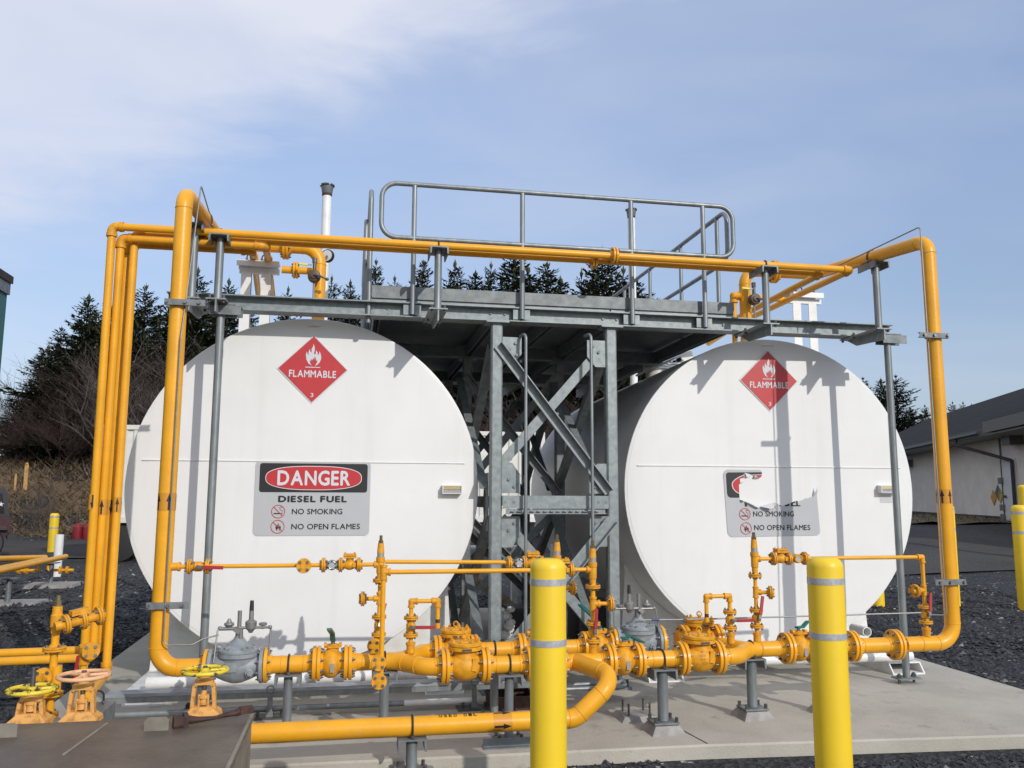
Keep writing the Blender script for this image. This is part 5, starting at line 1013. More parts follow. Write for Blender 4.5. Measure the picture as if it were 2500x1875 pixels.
def gate_valve(px, pyw, pyb, Y, wr, label, wm, pz_=0):
    # handwheel, stem, open yoke, gland; the body reaches down behind the lid
    c = A(px, pyw, Y); zbse = A(px, pyb, Y).z; T = Thing('gate_valve', label, 'gate valve', (c.x, Y, PADZ), None, 'gate valves with handwheels'); u = V((0, 0, 1)); x = c.x; zw = c.z
    mb = MB(); mb.torus((x, Y, zw), u, wr-.011, .0105, 40, 10); mb.lathe((x, Y, zw-.015), u, [(.026, 0), (.028, .005), (.026, .03), (.001, .031)], 16)
    for k in range(3): a_ = R_(20+120*k); mb.tube([V((x, Y, zw)), V((x+(wr-.012)*math.cos(a_), Y+(wr-.012)*math.sin(a_), zw-.003))], .0095, 8)
    T.part('handwheel', mb, wm, True); mb = MB(); mb.cyl((x, Y, zbse+.02), (x, Y, zw+(.11 if wm is WHEELY and px < 200 else .025)), .0125, 10); T.part('stem', mb, STLD, True)
    h = zw-.025-zbse; w_ = .050; mb = MB(); pr = [(-.0095, -.02), (.0095, -.02), (.0095, .02), (-.0095, .02)]
    for sx in (-1, 1): mb.ext(pr, (x+sx*(w_+.010), Y, zbse-.01), (x+sx*w_, Y, zbse+h*.70), (0, 1, 0)); mb.ext(pr, (x+sx*w_, Y, zbse+h*.69), (x+sx*.036, Y, zbse+h*.80), (0, 1, 0))
    mb.bx(x-.048, x+.048, Y-.024, Y+.024, zbse+h*.74, zbse+h*.90); mb.lathe((x, Y, zbse+h*.88), u, [(.03, 0), (.028, h*.1), (.001, h*.101)], 14)
    mb.add([V((x+sx*a, Y+sy*a*.7, z)) for z, a in ((zbse-.035, .095), (zbse-.012, .09), (zbse+.022, .052)) for sx, sy in ((-1, -1), (1, -1), (1, 1), (-1, 1))], [[0, 1, 5, 4], [1, 2, 6, 5], [2, 3, 7, 6], [3, 0, 4, 7], [4, 5, 9, 8], [5, 6, 10, 9], [6, 7, 11, 10], [7, 4, 8, 11], [8, 9, 10, 11]])
    T.part('yoke', mb, YELF, True); mb = MB(); mb.lathe((x, Y, zbse+.03), u, [(.024, 0), (.02, .03), (.030, .034), (.030, .048), (.016, .056), (.014, .075), (.001, .08)], 12)
    for sx in (-1, 1): mb.cyl((x+sx*.024, Y-.012, zbse+.02), (x+sx*.024, Y-.012, zbse+.085), .007, 6)
    T.part('gland', mb, YELF, True); mb = MB(); mb.lathe((x, Y, zbse-.30), u, [(.07, 0), (.08, .05), (.06, .12), (.055, .2), (.085, .24), (.085, .26)], 20); mb.cyl((x, Y, PADZ-.1), (x, Y, zbse-.28), .06, 14); T.part('body', mb, YELF, True)
gate_valve(501, 1637, 1733, 5.02, .128, 'faded orange gate valve with chipped yellow handwheel below the left riser', WHEELY)
gate_valve(205, 1649, 1745, 4.95, .136, 'faded orange gate valve with plain orange handwheel at the left', WHEELO)
gate_valve(79, 1683, 1750, 4.88, .125, 'gate valve with chipped yellow handwheel at the far left', WHEELY)
# relief assembly at the far left
YL = 5.35; xl_ = A(135, 1560, YL).x; zz = lambda py: A(135, py, YL).z
T = Thing('relief_stack', 'yellow upright relief stack with flanges and brass top at the far left', 'relief stack', (xl_, YL, PADZ)); u = V((0, 0, 1))
mb = MB(); mb.cyl((xl_, YL, PADZ), (xl_, YL, zz(1540)), .021, 16); mb.cyl((xl_+.02, YL, zz(1690)), (xl_+.02, YL, zz(1625)), .028, 14); T.part('pipe', mb, YEL, True)
mb = MB(); mb.lathe((xl_, YL, zz(1545)), u, [(.026, 0), (.026, .03), (.033, .034), (.033, .10), (.028, .105), (.026, zz(1480)-zz(1545)), (.001, zz(1480)-zz(1545)+.001)], 18); T.part('valve_body', mb, YELV, True); mb = MB(); mb.lathe((xl_, YL, zz(1480)), u, [(.02, 0), (.02, .03), (.013, .032), (.012, zz(1454)-zz(1480)), (.001, zz(1454)-zz(1480)+.001)], 6); T.part('adjusting_screw', mb, BRASS, True, smooth=False)
mb = MB(); mb.lathe((xl_, YL, zz(1504)), u, [(.0275, -.012), (.0275, .012)], 16); T.part('silver_band', mb, SILV, True)
sflange(T, (xl_, YL, zz(1584)), u, 4, .062, .02); sflange(T, (xl_, YL, zz(1694)), u, 4, .062, .02); sflange(T, (xl_-.02, YL, zz(1745)), u, 4, .066, .02)
ad = V((.78, .55, .16)).normalized(); cb = V((xl_+.06, YL-.06, zz(1522)))
mb = MB(); mb.cyl(cb-ad*.05, cb+ad*.22, .026, 14); mb.cyl(V((xl_, YL, zz(1522))), cb, .022, 12); mb.bar(cb+ad*.03+u*.045, cb+ad*.13+u*.045, .06, .014); mb.bar(cb+ad*.03+u*.06, cb+ad*.13+u*.06, .06, .014); T.part('side_check_body', mb, YELV, True)
for k in (.01, .10, .19): sflange(T, cb+ad*k, ad, 4, .055, .02)
blind(T, (xl_-.035, YL-.06, zz(1648)), (.05, -1, .0)); mb = MB(); mb.cyl((xl_, YL, zz(1648)), (xl_-.035, YL-.07, zz(1648)), .026); T.part('stub', mb, YELV, True)
mb = MB(); q = V((xl_+.10, YL+.1, zz(1610))); mb.bar(q, q-u*.15-V((.012, 0, 0)), .016, .01, (0, 1, 0)); T.part('lever', mb, RED, True)
T = Thing('relief_line', 'small yellow drop pipe with round flange left of the orange handwheel', 'pipe', (A(203, 1600, 5.6).x, 5.6, PADZ), None, 'small bore yellow lines'); x = A(204, 1620, 5.6).x; mb = MB(); mb.cyl((x, 5.6, PADZ), (x, 5.6, A(204, 1575, 5.6).z), .019, 14); T.part('pipe', mb, YEL, True); mb = MB(); socket_fit(mb, (x, 5.6, A(204, 1598, 5.6).z), [(0, 0, 1), (0, 0, -1)], .02); T.part('tee', mb, YELV, True); blind(T, (x+.05, 5.55, A(220, 1590, 5.55).z), (.3, -1, 0))
# the strap and steel bracket where the innermost riser turns toward the camera
x = A(247, 1735, 6.0).x; T = Thing('steel_bracket', 'grey steel angle bracket under the innermost left riser', 'bracket', (x, 6.0, PADZ)); mb = MB(); mb.chan((x-.02, 5.8, A(247, 1722, 6).z), (x-.02, 6.1, A(247, 1722, 6).z), .16, .11, .012); mb.bx(x-.05, x+.01, 5.9, 5.96, PADZ, A(247, 1722, 6).z-.1); T.part('channel', mb, GALD, True, smooth=False); u_bolt(T, (A(240, 1692, 5.98).x, 5.97, A(240, 1700, 5.98).z), (.3, -1, 0), R2, .05)
# long strut tray and conduit in front of the tank feet
YS = 6.72; xa, xb = A(262, 1705, YS).x, A(1330, 1655, YS).x; zs = A(640, 1684, YS).z; T = Thing('strut_tray', 'long galvanised strut tray lying across the pad below the left header', 'tray', (xa, YS, PADZ))
mb = MB()
for k in range(4): mb.bx(xa, xb, YS-.07+k*.034, YS-.044+k*.034, zs-.004-.002*(k % 2), zs+.022)
T.part('top_strips', mb, STRUT, True, smooth=False); mb = MB(); mb.bx(xa, xb, YS-.066, YS+.062, zs-.045, zs-.006); T.part('tray', mb, GALB, True, smooth=False)
mb = MB(); mb.cyl((xa, YS-.10, zs-.115), (A(1152, 1687, YS).x, YS-.10, zs-.115), .021, 14); T.part('conduit', mb, GALB, True)
mb = MB(); mb.cyl((A(985, 1690, YS).x, YS-.10, zs-.115), (A(1152, 1687, YS).x, YS-.10, zs-.115), .0225, 14); T.part('white_conduit', mb, WHTP, True)
for px in (660, 1157):
    x = A(px, 1710, YS-.12).x; mb = MB(); mb.bx(x-.018, x+.018, YS-.15, YS-.13, PADZ+.012, zs-.01); mb.bx(x-.025, x+.025, YS-.16, YS-.06, PADZ+.010, PADZ+.05); mb.torus((x, YS-.14, zs+.03), (0, 1, 0), .026, .005, 18, 6); st = T.part('stand', mb, GALD, True, smooth=False)
    mb = MB(); mb.bx(x-.13, x+.13, YS-.2, YS-.04, PADZ, PADZ+.012); T.part('base_plate', mb, STLD, True, parent=st, smooth=False); mb = MB(); [mb.tube([(x+s*.085, YS-.13, PADZ+.01), (x+s*.085, YS-.13, PADZ+.05)], .013, 6) for s in (-1, 1)]; T.part('anchor_bolts', mb, STLD, True, parent=st)
# conduits curving by the right column, rusty frame, old anchor plinth, rusty channel
mb = MB(); y_ = 6.75
for k, (px, py) in enumerate(((1490, 1668), (1500, 1678))): p = A(px, py, y_-.1*k); mb.tube(fillet([V((A(1320, 1690, y_).x, y_-.1*k, p.z)), V((p.x+.10, y_-.1*k, p.z)), V((p.x+.16, y_+.35, p.z+.02))], .08), .018, 12)
solo('bent_conduits', mb, GALB, 'pair of grey conduits bending around the foot of the right front column', 'conduit')
p = A(1238, 1693, 6.7); mb = MB(); x, y = p.x, 6.62
for a in ((x-.16, x+.18, y-.14, y-.125), (x-.16, x+.18, y+.125, y+.14), (x-.16, x-.145, y-.125, y+.125), (x+.165, x+.18, y-.125, y+.125)): mb.bx(a[0], a[1], a[2], a[3], PADZ, PADZ+.10)
mb.bx(x-.145, x+.165, y-.125, y+.125, PADZ, PADZ+.02); solo('open_steel_box', mb, RUST, 'rusty open steel frame on the pad behind the front supports', 'steel frame', smooth=False)
p = A(1555, 1728, 6.1); T = Thing('anchor_plinth', 'low broken concrete plinth with four upright bolts on the pad', 'plinth', (p.x, 6.12, PADZ)); mb = MB(); g0 = V((p.x, 6.12, PADZ)); vs = [g0+V((sx*.15*k, sy*.13*k, z)) for z, k in ((0, 1), (.035, .8)) for sx, sy in ((-1, -1), (1, -1), (1, 1), (-1, 1))]; mb.add(vs, [[0, 1, 5, 4], [1, 2, 6, 5], [2, 3, 7, 6], [3, 0, 4, 7], [4, 5, 6, 7]]); T.part('base', mb, CONE_, True, smooth=False)
mb = MB(); [mb.cyl(g0+V((sx*.08, sy*.07, .03)), g0+V((sx*.08, sy*.07, .12)), .008, 8) for sx in (-1, 1) for sy in (-1, 1)]; T.part('anchor_bolts', mb, STLD, True)
p = A(705, 1755, 5.9); mb = MB(); mb.ext([(-.06, 0), (.06, 0), (.06, .035), (.05, .035), (.05, .01), (-.05, .01), (-.05, .035), (-.06, .035)], (p.x-.13, 6.02, PADZ), (p.x+.13, 6.02, PADZ)); solo('rusty_channel', mb, RUST, 'short rusty channel at the foot of the left slender pipe support', 'steel channel', smooth=False)
p = A(1230, 1790, 5.55); mb = MB(); x = p.x; mb.ext([(-.05, 0), (.05, 0), (.05, .008), (.004, .008), (.004, .055), (-.004, .055), (-.004, .008), (-.05, .008)], (x-.13, 5.58, PADZ), (x+.28, 5.58, PADZ)); solo('steel_angle', mb, GALD, 'galvanised steel offcut on the pad under the low yellow pipe', 'steel offcut', smooth=False)
# things lying on the ground between the tanks
zg = bumpy(2, 12.8); mb = MB(); pa, pb = A(1160, 1410, 11.3), A(1310, 1532, 9.6); T = Thing('leaning_pole', 'yellow pole leaning down between the steel columns behind the header', 'pole', pb); mb.cyl(pa, pb, .062, 16); T.part('pole', mb, mat('ochre_pole', (.50, .31, .07), .5, var=.3, vs=8), True); mb = MB(); mb.cyl(pb-(pb-pa).normalized()*.42, pb-(pb-pa).normalized()*.38, .0635, 16); T.part('black_mark', mb, BLK, True)
c = A(1256, 1341, 13.2); T = Thing('white_pipe_length', 'white pipe length with black letters lying behind the steel columns', 'pipe', c); mb = MB(); mb.cyl(c+V((-.9, 0, 0)), c+V((.13, 0, 0)), .065, 20); mb.bx(c.x-.75, c.x-.65, c.y-.05, c.y+.05, hz(2, 13)-.05, c.z-.05); mb.bx(c.x-.05, c.x+.03, c.y-.05, c.y+.05, hz(2, 13)-.05, c.z-.05); T.part('pipe', mb, WHTP, True); T.part('lettering', text_mb('EL', .075, .05, .0, .02, None, c+V((-.085, -.0665, .012))), BLK, True, smooth=False)
c = V((A(1290, 1560, 9.6).x, 9.7, PADZ)); T = Thing('black_crate', 'black plastic crate on the pad behind the near left bollard', 'crate', c); mb = MB(); mb.bx(c.x-.22, c.x+.3, c.y-.2, c.y+.2, PADZ, PADZ+.32); T.part('box', mb, RUB, True, smooth=False); mb = MB(); mb.bx(c.x-.24, c.x+.32, c.y-.22, c.y+.22, PADZ+.32, PADZ+.36); T.part('lid', mb, mat('crate_lid', (.04, .04, .045), .5), True, smooth=False)
c = A(1424, 1495, 9.2); T = Thing('steel_cabinet', 'dark low cabinet with yellow label between the columns', 'cabinet', (c.x, 9.3, PADZ)); mb = MB(); mb.bx(c.x-.05, c.x+.75, 9.2, 9.7, PADZ, c.z+.06); T.part('box', mb, STLD, True, smooth=False); mb = MB(); mb.bx(c.x-.05, c.x+.75, 9.19, 9.71, c.z+.062, c.z+.10); T.part('top', mb, GALD, True, smooth=False); mb = MB(); mb.bx(c.x-.04, c.x+.10, 9.194, 9.198, c.z-.07, c.z+.02); T.part('yellow_label', mb, YLV, True, smooth=False)
c = V((A(1247, 1530, 9.0).x, 9.1, PADZ)); mb = MB(); g = random.Random(5)
for k in range(9): mb.sph((c.x+g.uniform(-.05, .05), c.y+g.uniform(-.05, .05), PADZ+.05+k*.045), g.uniform(.05, .075), (1, 1, .7), 9)
solo('white_sack', mb, WHTP, 'crumpled white plastic sack behind the left front column', 'sack', smooth=False)
# ================================================================ BACKGROUND
NEED = mat('spruce_needles', (.060, .072, .036), .8, col2=(.024, .031, .019), vs=.55, ramp=(.35, .65), spec=.2)
NEED2 = mat('spruce_tips', (.115, .118, .06), .8, col2=(.05, .055, .03), vs=.8, spec=.2)
BARK = mat('bark', (.075, .058, .045), .9, var=.4, vs=9)
TWIG = mat('alder_twig', (.058, .033, .026), .9, col2=(.026, .016, .014), vs=1.1)
TWIG2 = mat('pale_twig', (.12, .10, .085), .9, col2=(.06, .047, .04), vs=1.5)
def spruce(seed, h, dens=1.0):
    g = random.Random(seed); T = Thing('spruce_tree', '', 'tree', (0, 0, 0), None, 'spruce trees behind the tanks'); mb = MB()
    lean = V((g.uniform(-.25, .25), g.uniform(-.2, .2), 0)); tr = lambda z: V((lean.x*(z/h)**2, lean.y*(z/h)**2, z))
    mb.tube([tr(h*k/9) for k in range(10)], [max(.012, .017*h*(1-k/9.2)) for k in range(10)], 8); T.part('trunk', mb, BARK)
    cr = MB(); z = h*.06
    def spray(p, d, L, mi):     # a flat twig of needles: jagged kite pieces
        d = d.normalized(); s_ = d.cross(V((0, 0, 1))); s_ = s_.normalized() if s_.length > .01 else V((1, 0, 0)); s_ = (s_+V((0, 0, g.uniform(-.5, .5)))).normalized(); w_ = L*g.uniform(.14, .24)
        m = p+d*L*.55; cr.add([p, m+s_*w_, p+d*L, m-s_*w_*.9], [[0, 1, 2, 3]], mi)
    while z < h*.985:
        k = z/h; n = int(g.uniform(5, 8)); Lb = h*(.235*(1-k)**.72+.014)*(1 if k > .12 else .75); a0 = g.uniform(0, 6.28)
        for i in range(n):
            a = a0+6.283*i/n+g.uniform(-.35, .35); L = Lb*g.uniform(.5, 1.2)*(1 if g.random() > .12 else 1.35); up0 = .32*k-.12+g.uniform(-.12, .12)
            d0 = V((math.cos(a), math.sin(a), up0)).normalized(); pts = [tr(z)]; m = 5
            for j in range(1, m+1): q = j/m; pts.append(tr(z)+d0*L*q+V((0, 0, L*(-.24*q*q*(1-k)+.22*q**3))))
            cr.tube(pts, [.02*(1-j/(m+1))*(L/2+.4) for j in range(m+1)], 3, False)
            st = max(3, int(L*8*dens))
            for j in range(st):
                q = .14+.86*j/st+g.uniform(-.04, .04); q = min(1, max(.1, q)); f = q*m; i0 = min(m-1, int(f)); p = pts[i0].lerp(pts[i0+1], f-i0); dd = (pts[i0+1]-pts[i0]).normalized(); sd_ = dd.cross(V((0, 0, 1))).normalized()
                for sg in (-1, 1):
                    l = (L*.30*(1-.55*q)+.20)*g.uniform(.6, 1.25); spray(p, dd*.85+sd_*sg*g.uniform(.5, 1.1)+V((0, 0, g.uniform(-.28, .12))), l, 1 if g.random() < .22 else 0)
                if g.random() < .65: spray(p, V((g.uniform(-.4, .4), g.uniform(-.4, .4), -1)), g.uniform(.14, .34)*(1+L*.12), 0)
                if j % 2: spray(p, dd+V((0, 0, g.uniform(.1, .9))), g.uniform(.15, .35), 1)
            spray(pts[-2], pts[-1]-pts[-2], Lb*.2+.22, 1)
        z += h*.017*g.uniform(.7, 1.3)+.08
    for i in range(6): a = i*1.05; spray(tr(h*.985), V((math.cos(a)*.4, math.sin(a)*.4, 1)), .4, 1)
    spray(tr(h*.97), V((0, 0, 1)), .75, 1); cr.add([tr(h*.97)+V((-.02, 0, 0)), tr(h*.97)+V((.02, 0, 0)), tr(h*1.01)+V((0, 0, .5))], [[0, 1, 2]], 0)
    T.part('crown', cr, [NEED, NEED2], smooth=False); return T.o
protos = [spruce(11, 12, .9), spruce(12, 12, .8), spruce(13, 12, 1.0)]; used = [0, 0, 0]
def put_tree(px, py, Y, var, label, wide=1.0, first=[True, True, True]):
    p = A(px, py, Y); zb_ = hz(p.x, Y)-.3; s_ = (p.z-zb_)/12.5; ang = (px*37 % 628)/100
    if first[var]:
        first[var] = False; o = protos[var]; o.location = (p.x, Y, zb_); o.rotation_euler = (0, 0, ang); o.scale = (s_*wide, s_*wide, s_); o['label'] = label
    else: o = copy_tree(protos[var], (p.x, Y, zb_), ang, s_, label); o.scale = (s_*wide, s_*wide, s_)
TREES = [(213, 712, 43, 2, 'tall spruce seen just left of the bundle of yellow risers', 1.15), (120, 838, 41, 1, 'leftmost spruce with long drooping boughs beside the brush', 1.5), (268, 722, 46, 0, 'spruce standing directly behind the yellow riser bundle', 1.0), (361, 684, 44, 1, 'spruce between the riser bundle and the large left riser', 1.1),
 (425, 730, 47, 2, 'spruce partly hidden behind the large left riser', 1.1), (484, 645, 45, 0, 'tall spruce behind the post beside the left riser', 1.0), (560, 672, 46, 1, 'spruce seen between the legs of the left tank stand', 1.05), (612, 735, 44, 2, 'dense low spruce behind the left end of the beam', 1.2), (704, 692, 50, 0, 'small spire spruce left of the left vent pipe', .8), (809, 664, 50, 1, 'thin spruce right of the left vent pipe', .8), (855, 676, 50, 2, 'thin spruce just left of the side railing', .8),
 (920, 622, 47, 0, 'spruce top right of the side railing above the toe plate', .85), (962, 664, 47, 1, 'low spruce top beside the first railing post', .9), (1031, 620, 47, 2, 'open spruce top between the first railing post and the overhead post', .85), (1111, 628, 47, 1, 'spruce top right of the overhead post', .9), (1198, 631, 47, 0, 'narrow spruce spire left of the second railing post', .8), (1252, 600, 44, 2, 'broad dense spruce behind the second railing post', 1.25), (1335, 628, 44, 0, 'broad spruce right of the second railing post', 1.3), (1418, 650, 46, 1, 'narrow spire between the broad spruces and the flanged pipe joint', .8),
 (1475, 594, 44, 2, 'tall spruce below the flanged joint in the overhead pipe', 1.15), (1520, 640, 45, 0, 'spruce beside the third railing post', 1.0), (1160, 655, 48, 2, 'spruce filling the gap left of the second railing post', 1.2), (1290, 640, 46, 1, 'spruce between the two broad spruces at the second railing post', 1.3), (1375, 668, 48, 2, 'low spruce at the right of the broad pair', 1.2), (1448, 655, 46, 0, 'spruce just left of the flanged pipe joint', 1.2), (1550, 668, 47, 2, 'spruce right of the third railing post', 1.2),
 (1586, 704, 46, 1, 'low spruce right of the third railing post', 1.0),
 (150, 790, 50, 0, 'second row spruce behind the leftmost boughs', 1.5), (236, 752, 52, 2, 'second row spruce behind the outermost riser', 1.5), (315, 740, 52, 1, 'second row spruce seen between risers', 1.5), (395, 745, 53, 0, 'second row spruce just left of the large riser', 1.4), (452, 735, 53, 2, 'second row spruce just right of the large riser', 1.5), (522, 715, 53, 1, 'second row spruce between the two posts beside the left riser', 1.4), (185, 850, 44, 2, 'low bushy spruce among the brush at the left', 1.7), (95, 905, 44, 0, 'lowest bushy spruce at the left edge of the conifers', 1.9),
 (2107, 914, 62, 0, 'spruce at the right rim of the right tank', 1.2), (2146, 920, 60, 2, 'dark dense spruce behind the long right leg', 1.3), (2184, 908, 58, 1, 'tallest spruce right of the long right leg', 1.45), (2225, 990, 58, 2, 'low dark spruce between the right leg and the building roof', 1.5), (2258, 984, 66, 0, 'small spruce left of the right riser', 1.1), (2326, 976, 70, 1, 'far spruce tip above the building ridge right of the riser', 1.0), (2350, 977, 70, 0, 'second far spruce tip above the building ridge', 1.0), (2372, 982, 72, 2, 'rightmost far spruce tip above the building ridge', 1.0)]
for t in TREES: put_tree(t[0], t[1], t[2], t[3], t[4], t[5])
def bush(seed, h, m, stems=11, name='alder_bush'):
    g = random.Random(seed); T = Thing(name, '', 'bush', (0, 0, 0), None, 'leafless bushes on the bank'); mb = MB()
    def grow(p, d, L, r, lv):
        pts = [p]; n = 4
        for i in range(n): d = (d+V((g.uniform(-.16, .16), g.uniform(-.16, .16), g.uniform(-.05, .12)))).normalized(); pts.append(pts[-1]+d*L/n)
        mb.tube(pts, [r*(1-.6*i/n) for i in range(n+1)], 3, False)
        if lv < 3:
            for k in range((5, 6, 4)[lv]):
                f = g.uniform(.25, 1)*n; i0 = min(n-1, int(f)); q = pts[i0].lerp(pts[i0+1], f-i0); a = g.uniform(0, 6.28); dd = (d*.8+V((math.cos(a), math.sin(a), g.uniform(-.15, .6)))*.65).normalized(); grow(q, dd, L*g.uniform(.42, .68), r*.52, lv+1)
    for i in range(stems): a = g.uniform(0, 6.28); grow(V((math.cos(a)*.3, math.sin(a)*.3, 0)), V((math.cos(a)*g.uniform(.2, .85), math.sin(a)*g.uniform(.2, .6), 1)).normalized(), h*g.uniform(.5, .75), .028*h/4, 0)
    T.part('branches', mb, m, smooth=False); return T.o
bp = [bush(21, 4, TWIG), bush(22, 4, TWIG), bush(23, 4, TWIG2, 8)]; bf = [True]*3
BUSH = [(30, 1020, 42, 0, 'low brush at the left edge below the leftmost spruce', 1.3), (75, 1010, 41, 1, 'dark brush behind the yellow marker posts', 1.3), (120, 975, 41.5, 0, 'tall dark brush below the leftmost spruce boughs', 1.2), (165, 955, 42, 1, 'dense reddish brush left of the riser bundle', 1.25), (205, 930, 42.5, 0, 'tallest brown brush immediately left of the riser bundle', 1.3), (235, 930, 41, 1, 'brush half behind the outermost riser', 1.2), (285, 905, 42, 0, 'brush seen between the yellow risers', 1.3), (335, 880, 38.5, 2, 'pale leafless bush between risers and left tank rim', 1.2), (372, 822, 40, 2, 'pale leafless bush behind the large left riser', 1.1), (440, 858, 40, 2, 'pale leafless bush above the left tank rim', 1.1),
 (105, 1165, 35.0, 2, 'bare thin shrub on the dry grass above the small bollard', .8), (95, 1000, 40, 1, 'brush on the skyline left of the leftmost spruce', 1.4), (2, 1050, 39, 0, 'brush cut off by the left picture edge', 1.4),
 (60, 1000, 44, 0, 'brush behind the marker posts on the skyline', 1.8), (110, 985, 44.5, 1, 'brush under the lowest spruce', 1.8), (160, 965, 44, 0, 'thick brush under the leftmost boughs', 1.7), (200, 945, 44.5, 1, 'thick brush beside the outermost riser', 1.7), (250, 930, 45, 0, 'thick brush behind the risers', 1.7), (320, 905, 44, 1, 'thick brush right of the risers', 1.6), (390, 880, 44, 0, 'thick brush beside the left tank rim', 1.6), (25, 1040, 40, 1, 'low brush at the frame edge above the vehicle', 1.8), (150, 1010, 39.5, 0, 'low brush above the grass left of the risers', 1.8), (215, 1000, 39.5, 1, 'low brush above the grass behind the risers', 1.7),
 (1290, 965, 30, 1, 'brown brush seen through the steel columns', 1.8), (1210, 985, 30, 0, 'dark brush behind the left front column', 1.8)]
for px, py, Y, var, lab, wd in BUSH:
    p = A(px, py, Y); zb_ = hz(p.x, Y)-.05; s_ = max(.35, (p.z-zb_)/4.1); a = px*.7
    if bf[var]: bf[var] = False; o = bp[var]; o.location = (p.x, Y, zb_); o['label'] = lab; o.scale = (s_*wd, s_*wd, s_); o.rotation_euler = (0, 0, a)
    else: o = copy_tree(bp[var], (p.x, Y, zb_), a, s_, lab); o.scale = (s_*wd, s_*wd, s_)
# shipping container on a trailer
CY = 23.5; xa, xb = A(234, 1034, CY).x, A(1330, 1026, CY).x; zt_c = A(240, 1036, CY).z; zb_c = zt_c-2.55
T = Thing('container_trailer', 'white shipping container on a trailer behind the tanks', 'trailer', ((xa+xb)/2, CY, 0)); mb = MB(); prof = []; x = xa+.12
while x < xb-.25: prof += [(x, CY+.0), (x+.10, CY+.0), (x+.14, CY+.045), (x+.24, CY+.045)]; x += .28
n = len(prof); vs = [V((p[0], p[1], zb_c+.15)) for p in prof]+[V((p[0], p[1], zt_c-.12)) for p in prof]; mb.add(vs, [[i, i+1, n+i+1, n+i] for i in range(n-1)]); mb.bx(xa+.05, xb-.05, CY+.05, CY+2.4, zb_c+.1, zt_c-.03); WC = mat('container_white', (.72, .71, .67), .5, col2=(.58, .55, .48), vs=1.2); T.part('walls', mb, WC, True, smooth=False)
mb = MB(); mb.bx(xa, xb, CY-.03, CY+.05, zt_c-.12, zt_c); mb.bx(xa, xb, CY-.03, CY+.05, zb_c, zb_c+.15); mb.bx(xa, xa+.12, CY-.032, CY+.05, zb_c+.15, zt_c-.12); mb.bx(xb-.12, xb, CY-.032, CY+.05, zb_c+.15, zt_c-.12); xm = A(1240, 1120, CY).x; mb.bx(A(1215, 1120, CY).x, xb-.12, CY-.02, CY-.002, zt_c-1.25, zt_c-1.15); T.part('frame', mb, WC, True, smooth=False)
T.part('lettering', text_mb('G', .12, .2, 0, .02, None, V((A(1245, 1116, CY).x, CY-.004, A(1245, 1116, CY).z))), BLK, True, smooth=False)
mb = MB(); mb.bx(xa+.1, xb-.1, CY+.5, CY+.7, zb_c-.3, zb_c-.002); mb.bx(xa+.1, xb-.1, CY+1.7, CY+1.9, zb_c-.3, zb_c-.002); mb.bx(xa+.2, xa+2.6, CY+.15, CY+2.3, zb_c-.42, zb_c-.3); T.part('chassis', mb, STLD, True, smooth=False)
for xw_ in (xa+.7, xa+1.9, xb-1.2, xb-2.4):
    mb = MB(); zg = hz(xw_, CY); mb.lathe((xw_, CY+.1, zg+.5), (0, 1, 0), [(.3, 0), (.5, .02), (.52, .1), (.5, .28), (.3, .3)], 24); T.part('wheel', mb, RUB, True)
# dark off road vehicle cut off by the left edge
jx, jy = A(24, 1300, 25).x, 25.0; zg = hz(jx, jy); T = Thing('off_road_vehicle', 'dark off road vehicle with a star sticker at the left edge', 'vehicle', (jx, jy, zg)); JB = mat('vehicle_dark', (.018, .02, .03), .35, coat=.5); JR = mat('vehicle_maroon', (.045, .008, .013), .35, coat=.4)
mb = MB(); side = [(jx-4.1, .55), (jx-.12, .55), (jx, .75), (jx-.02, 1.12), (jx-2.5, 1.15), (jx-2.7, 1.2), (jx-4.0, 1.1), (jx-4.15, .9)]; mb.prism([(a, jy, zg+b) for a, b in side], (0, 1.75, 0)); T.part('body', mb, JR, True, smooth=False)
mb = MB(); side = [(jx-.03, 1.125), (jx-.16, 1.86), (jx-.3, 1.9), (jx-2.0, 1.9), (jx-2.5, 1.16)]; mb.prism([(a, jy+.05, zg+b) for a, b in side], (0, 1.65, 0)); T.part('hard_top', mb, JB, True, smooth=False)
mb = MB(); mb.prism([(a, jy+.045, zg+b) for a, b in ((jx-.16, 1.2), (jx-.24, 1.75), (jx-1.0, 1.78), (jx-1.0, 1.2))], (0, .004, 0)); T.part('window', mb, mat('dark_glass', (.01, .01, .015), .1), True, smooth=False)
c0 = A(4, 1231, jy); mb = MB(); mb.prism([(c0.x+(.075 if i % 2 == 0 else .03)*math.sin(R_(36*i)), jy+.043, c0.z+(.075 if i % 2 == 0 else .03)*math.cos(R_(36*i))) for i in range(10)], (0, .001, 0)); T.part('star_sticker', mb, SWHT, True, smooth=False)
for xx in (jx-.55, jx-3.3):
    mb = MB(); mb.lathe((xx, jy-.12, zg+.42), (0, 1, 0), [(.22, 0), (.4, .01), (.43, .06), (.43, .24), (.4, .28), (.22, .29)], 30); wh = T.part('wheel', mb, RUB, True); mb = MB(); mb.lathe((xx, jy-.128, zg+.42), (0, 1, 0), [(.21, 0), (.22, .02), (.1, .03), (.001, .032)], 20); T.part('rim', mb, GALD, True, parent=wh)
mb = MB(); mb.bx(jx-.05, jx+.12, jy+.0, jy+1.75, zg+.5, zg+.66); mb.prism([(jx-1.15, jy-.16, zg+.86), (jx-.1, jy-.16, zg+.86), (jx-.05, jy-.16, zg+.78), (jx-1.2, jy-.16, zg+.78)], (0, .16, 0)); T.part('bumper', mb, RUB, True, smooth=False)
T.o.rotation_euler = (0, 0, R_(21))
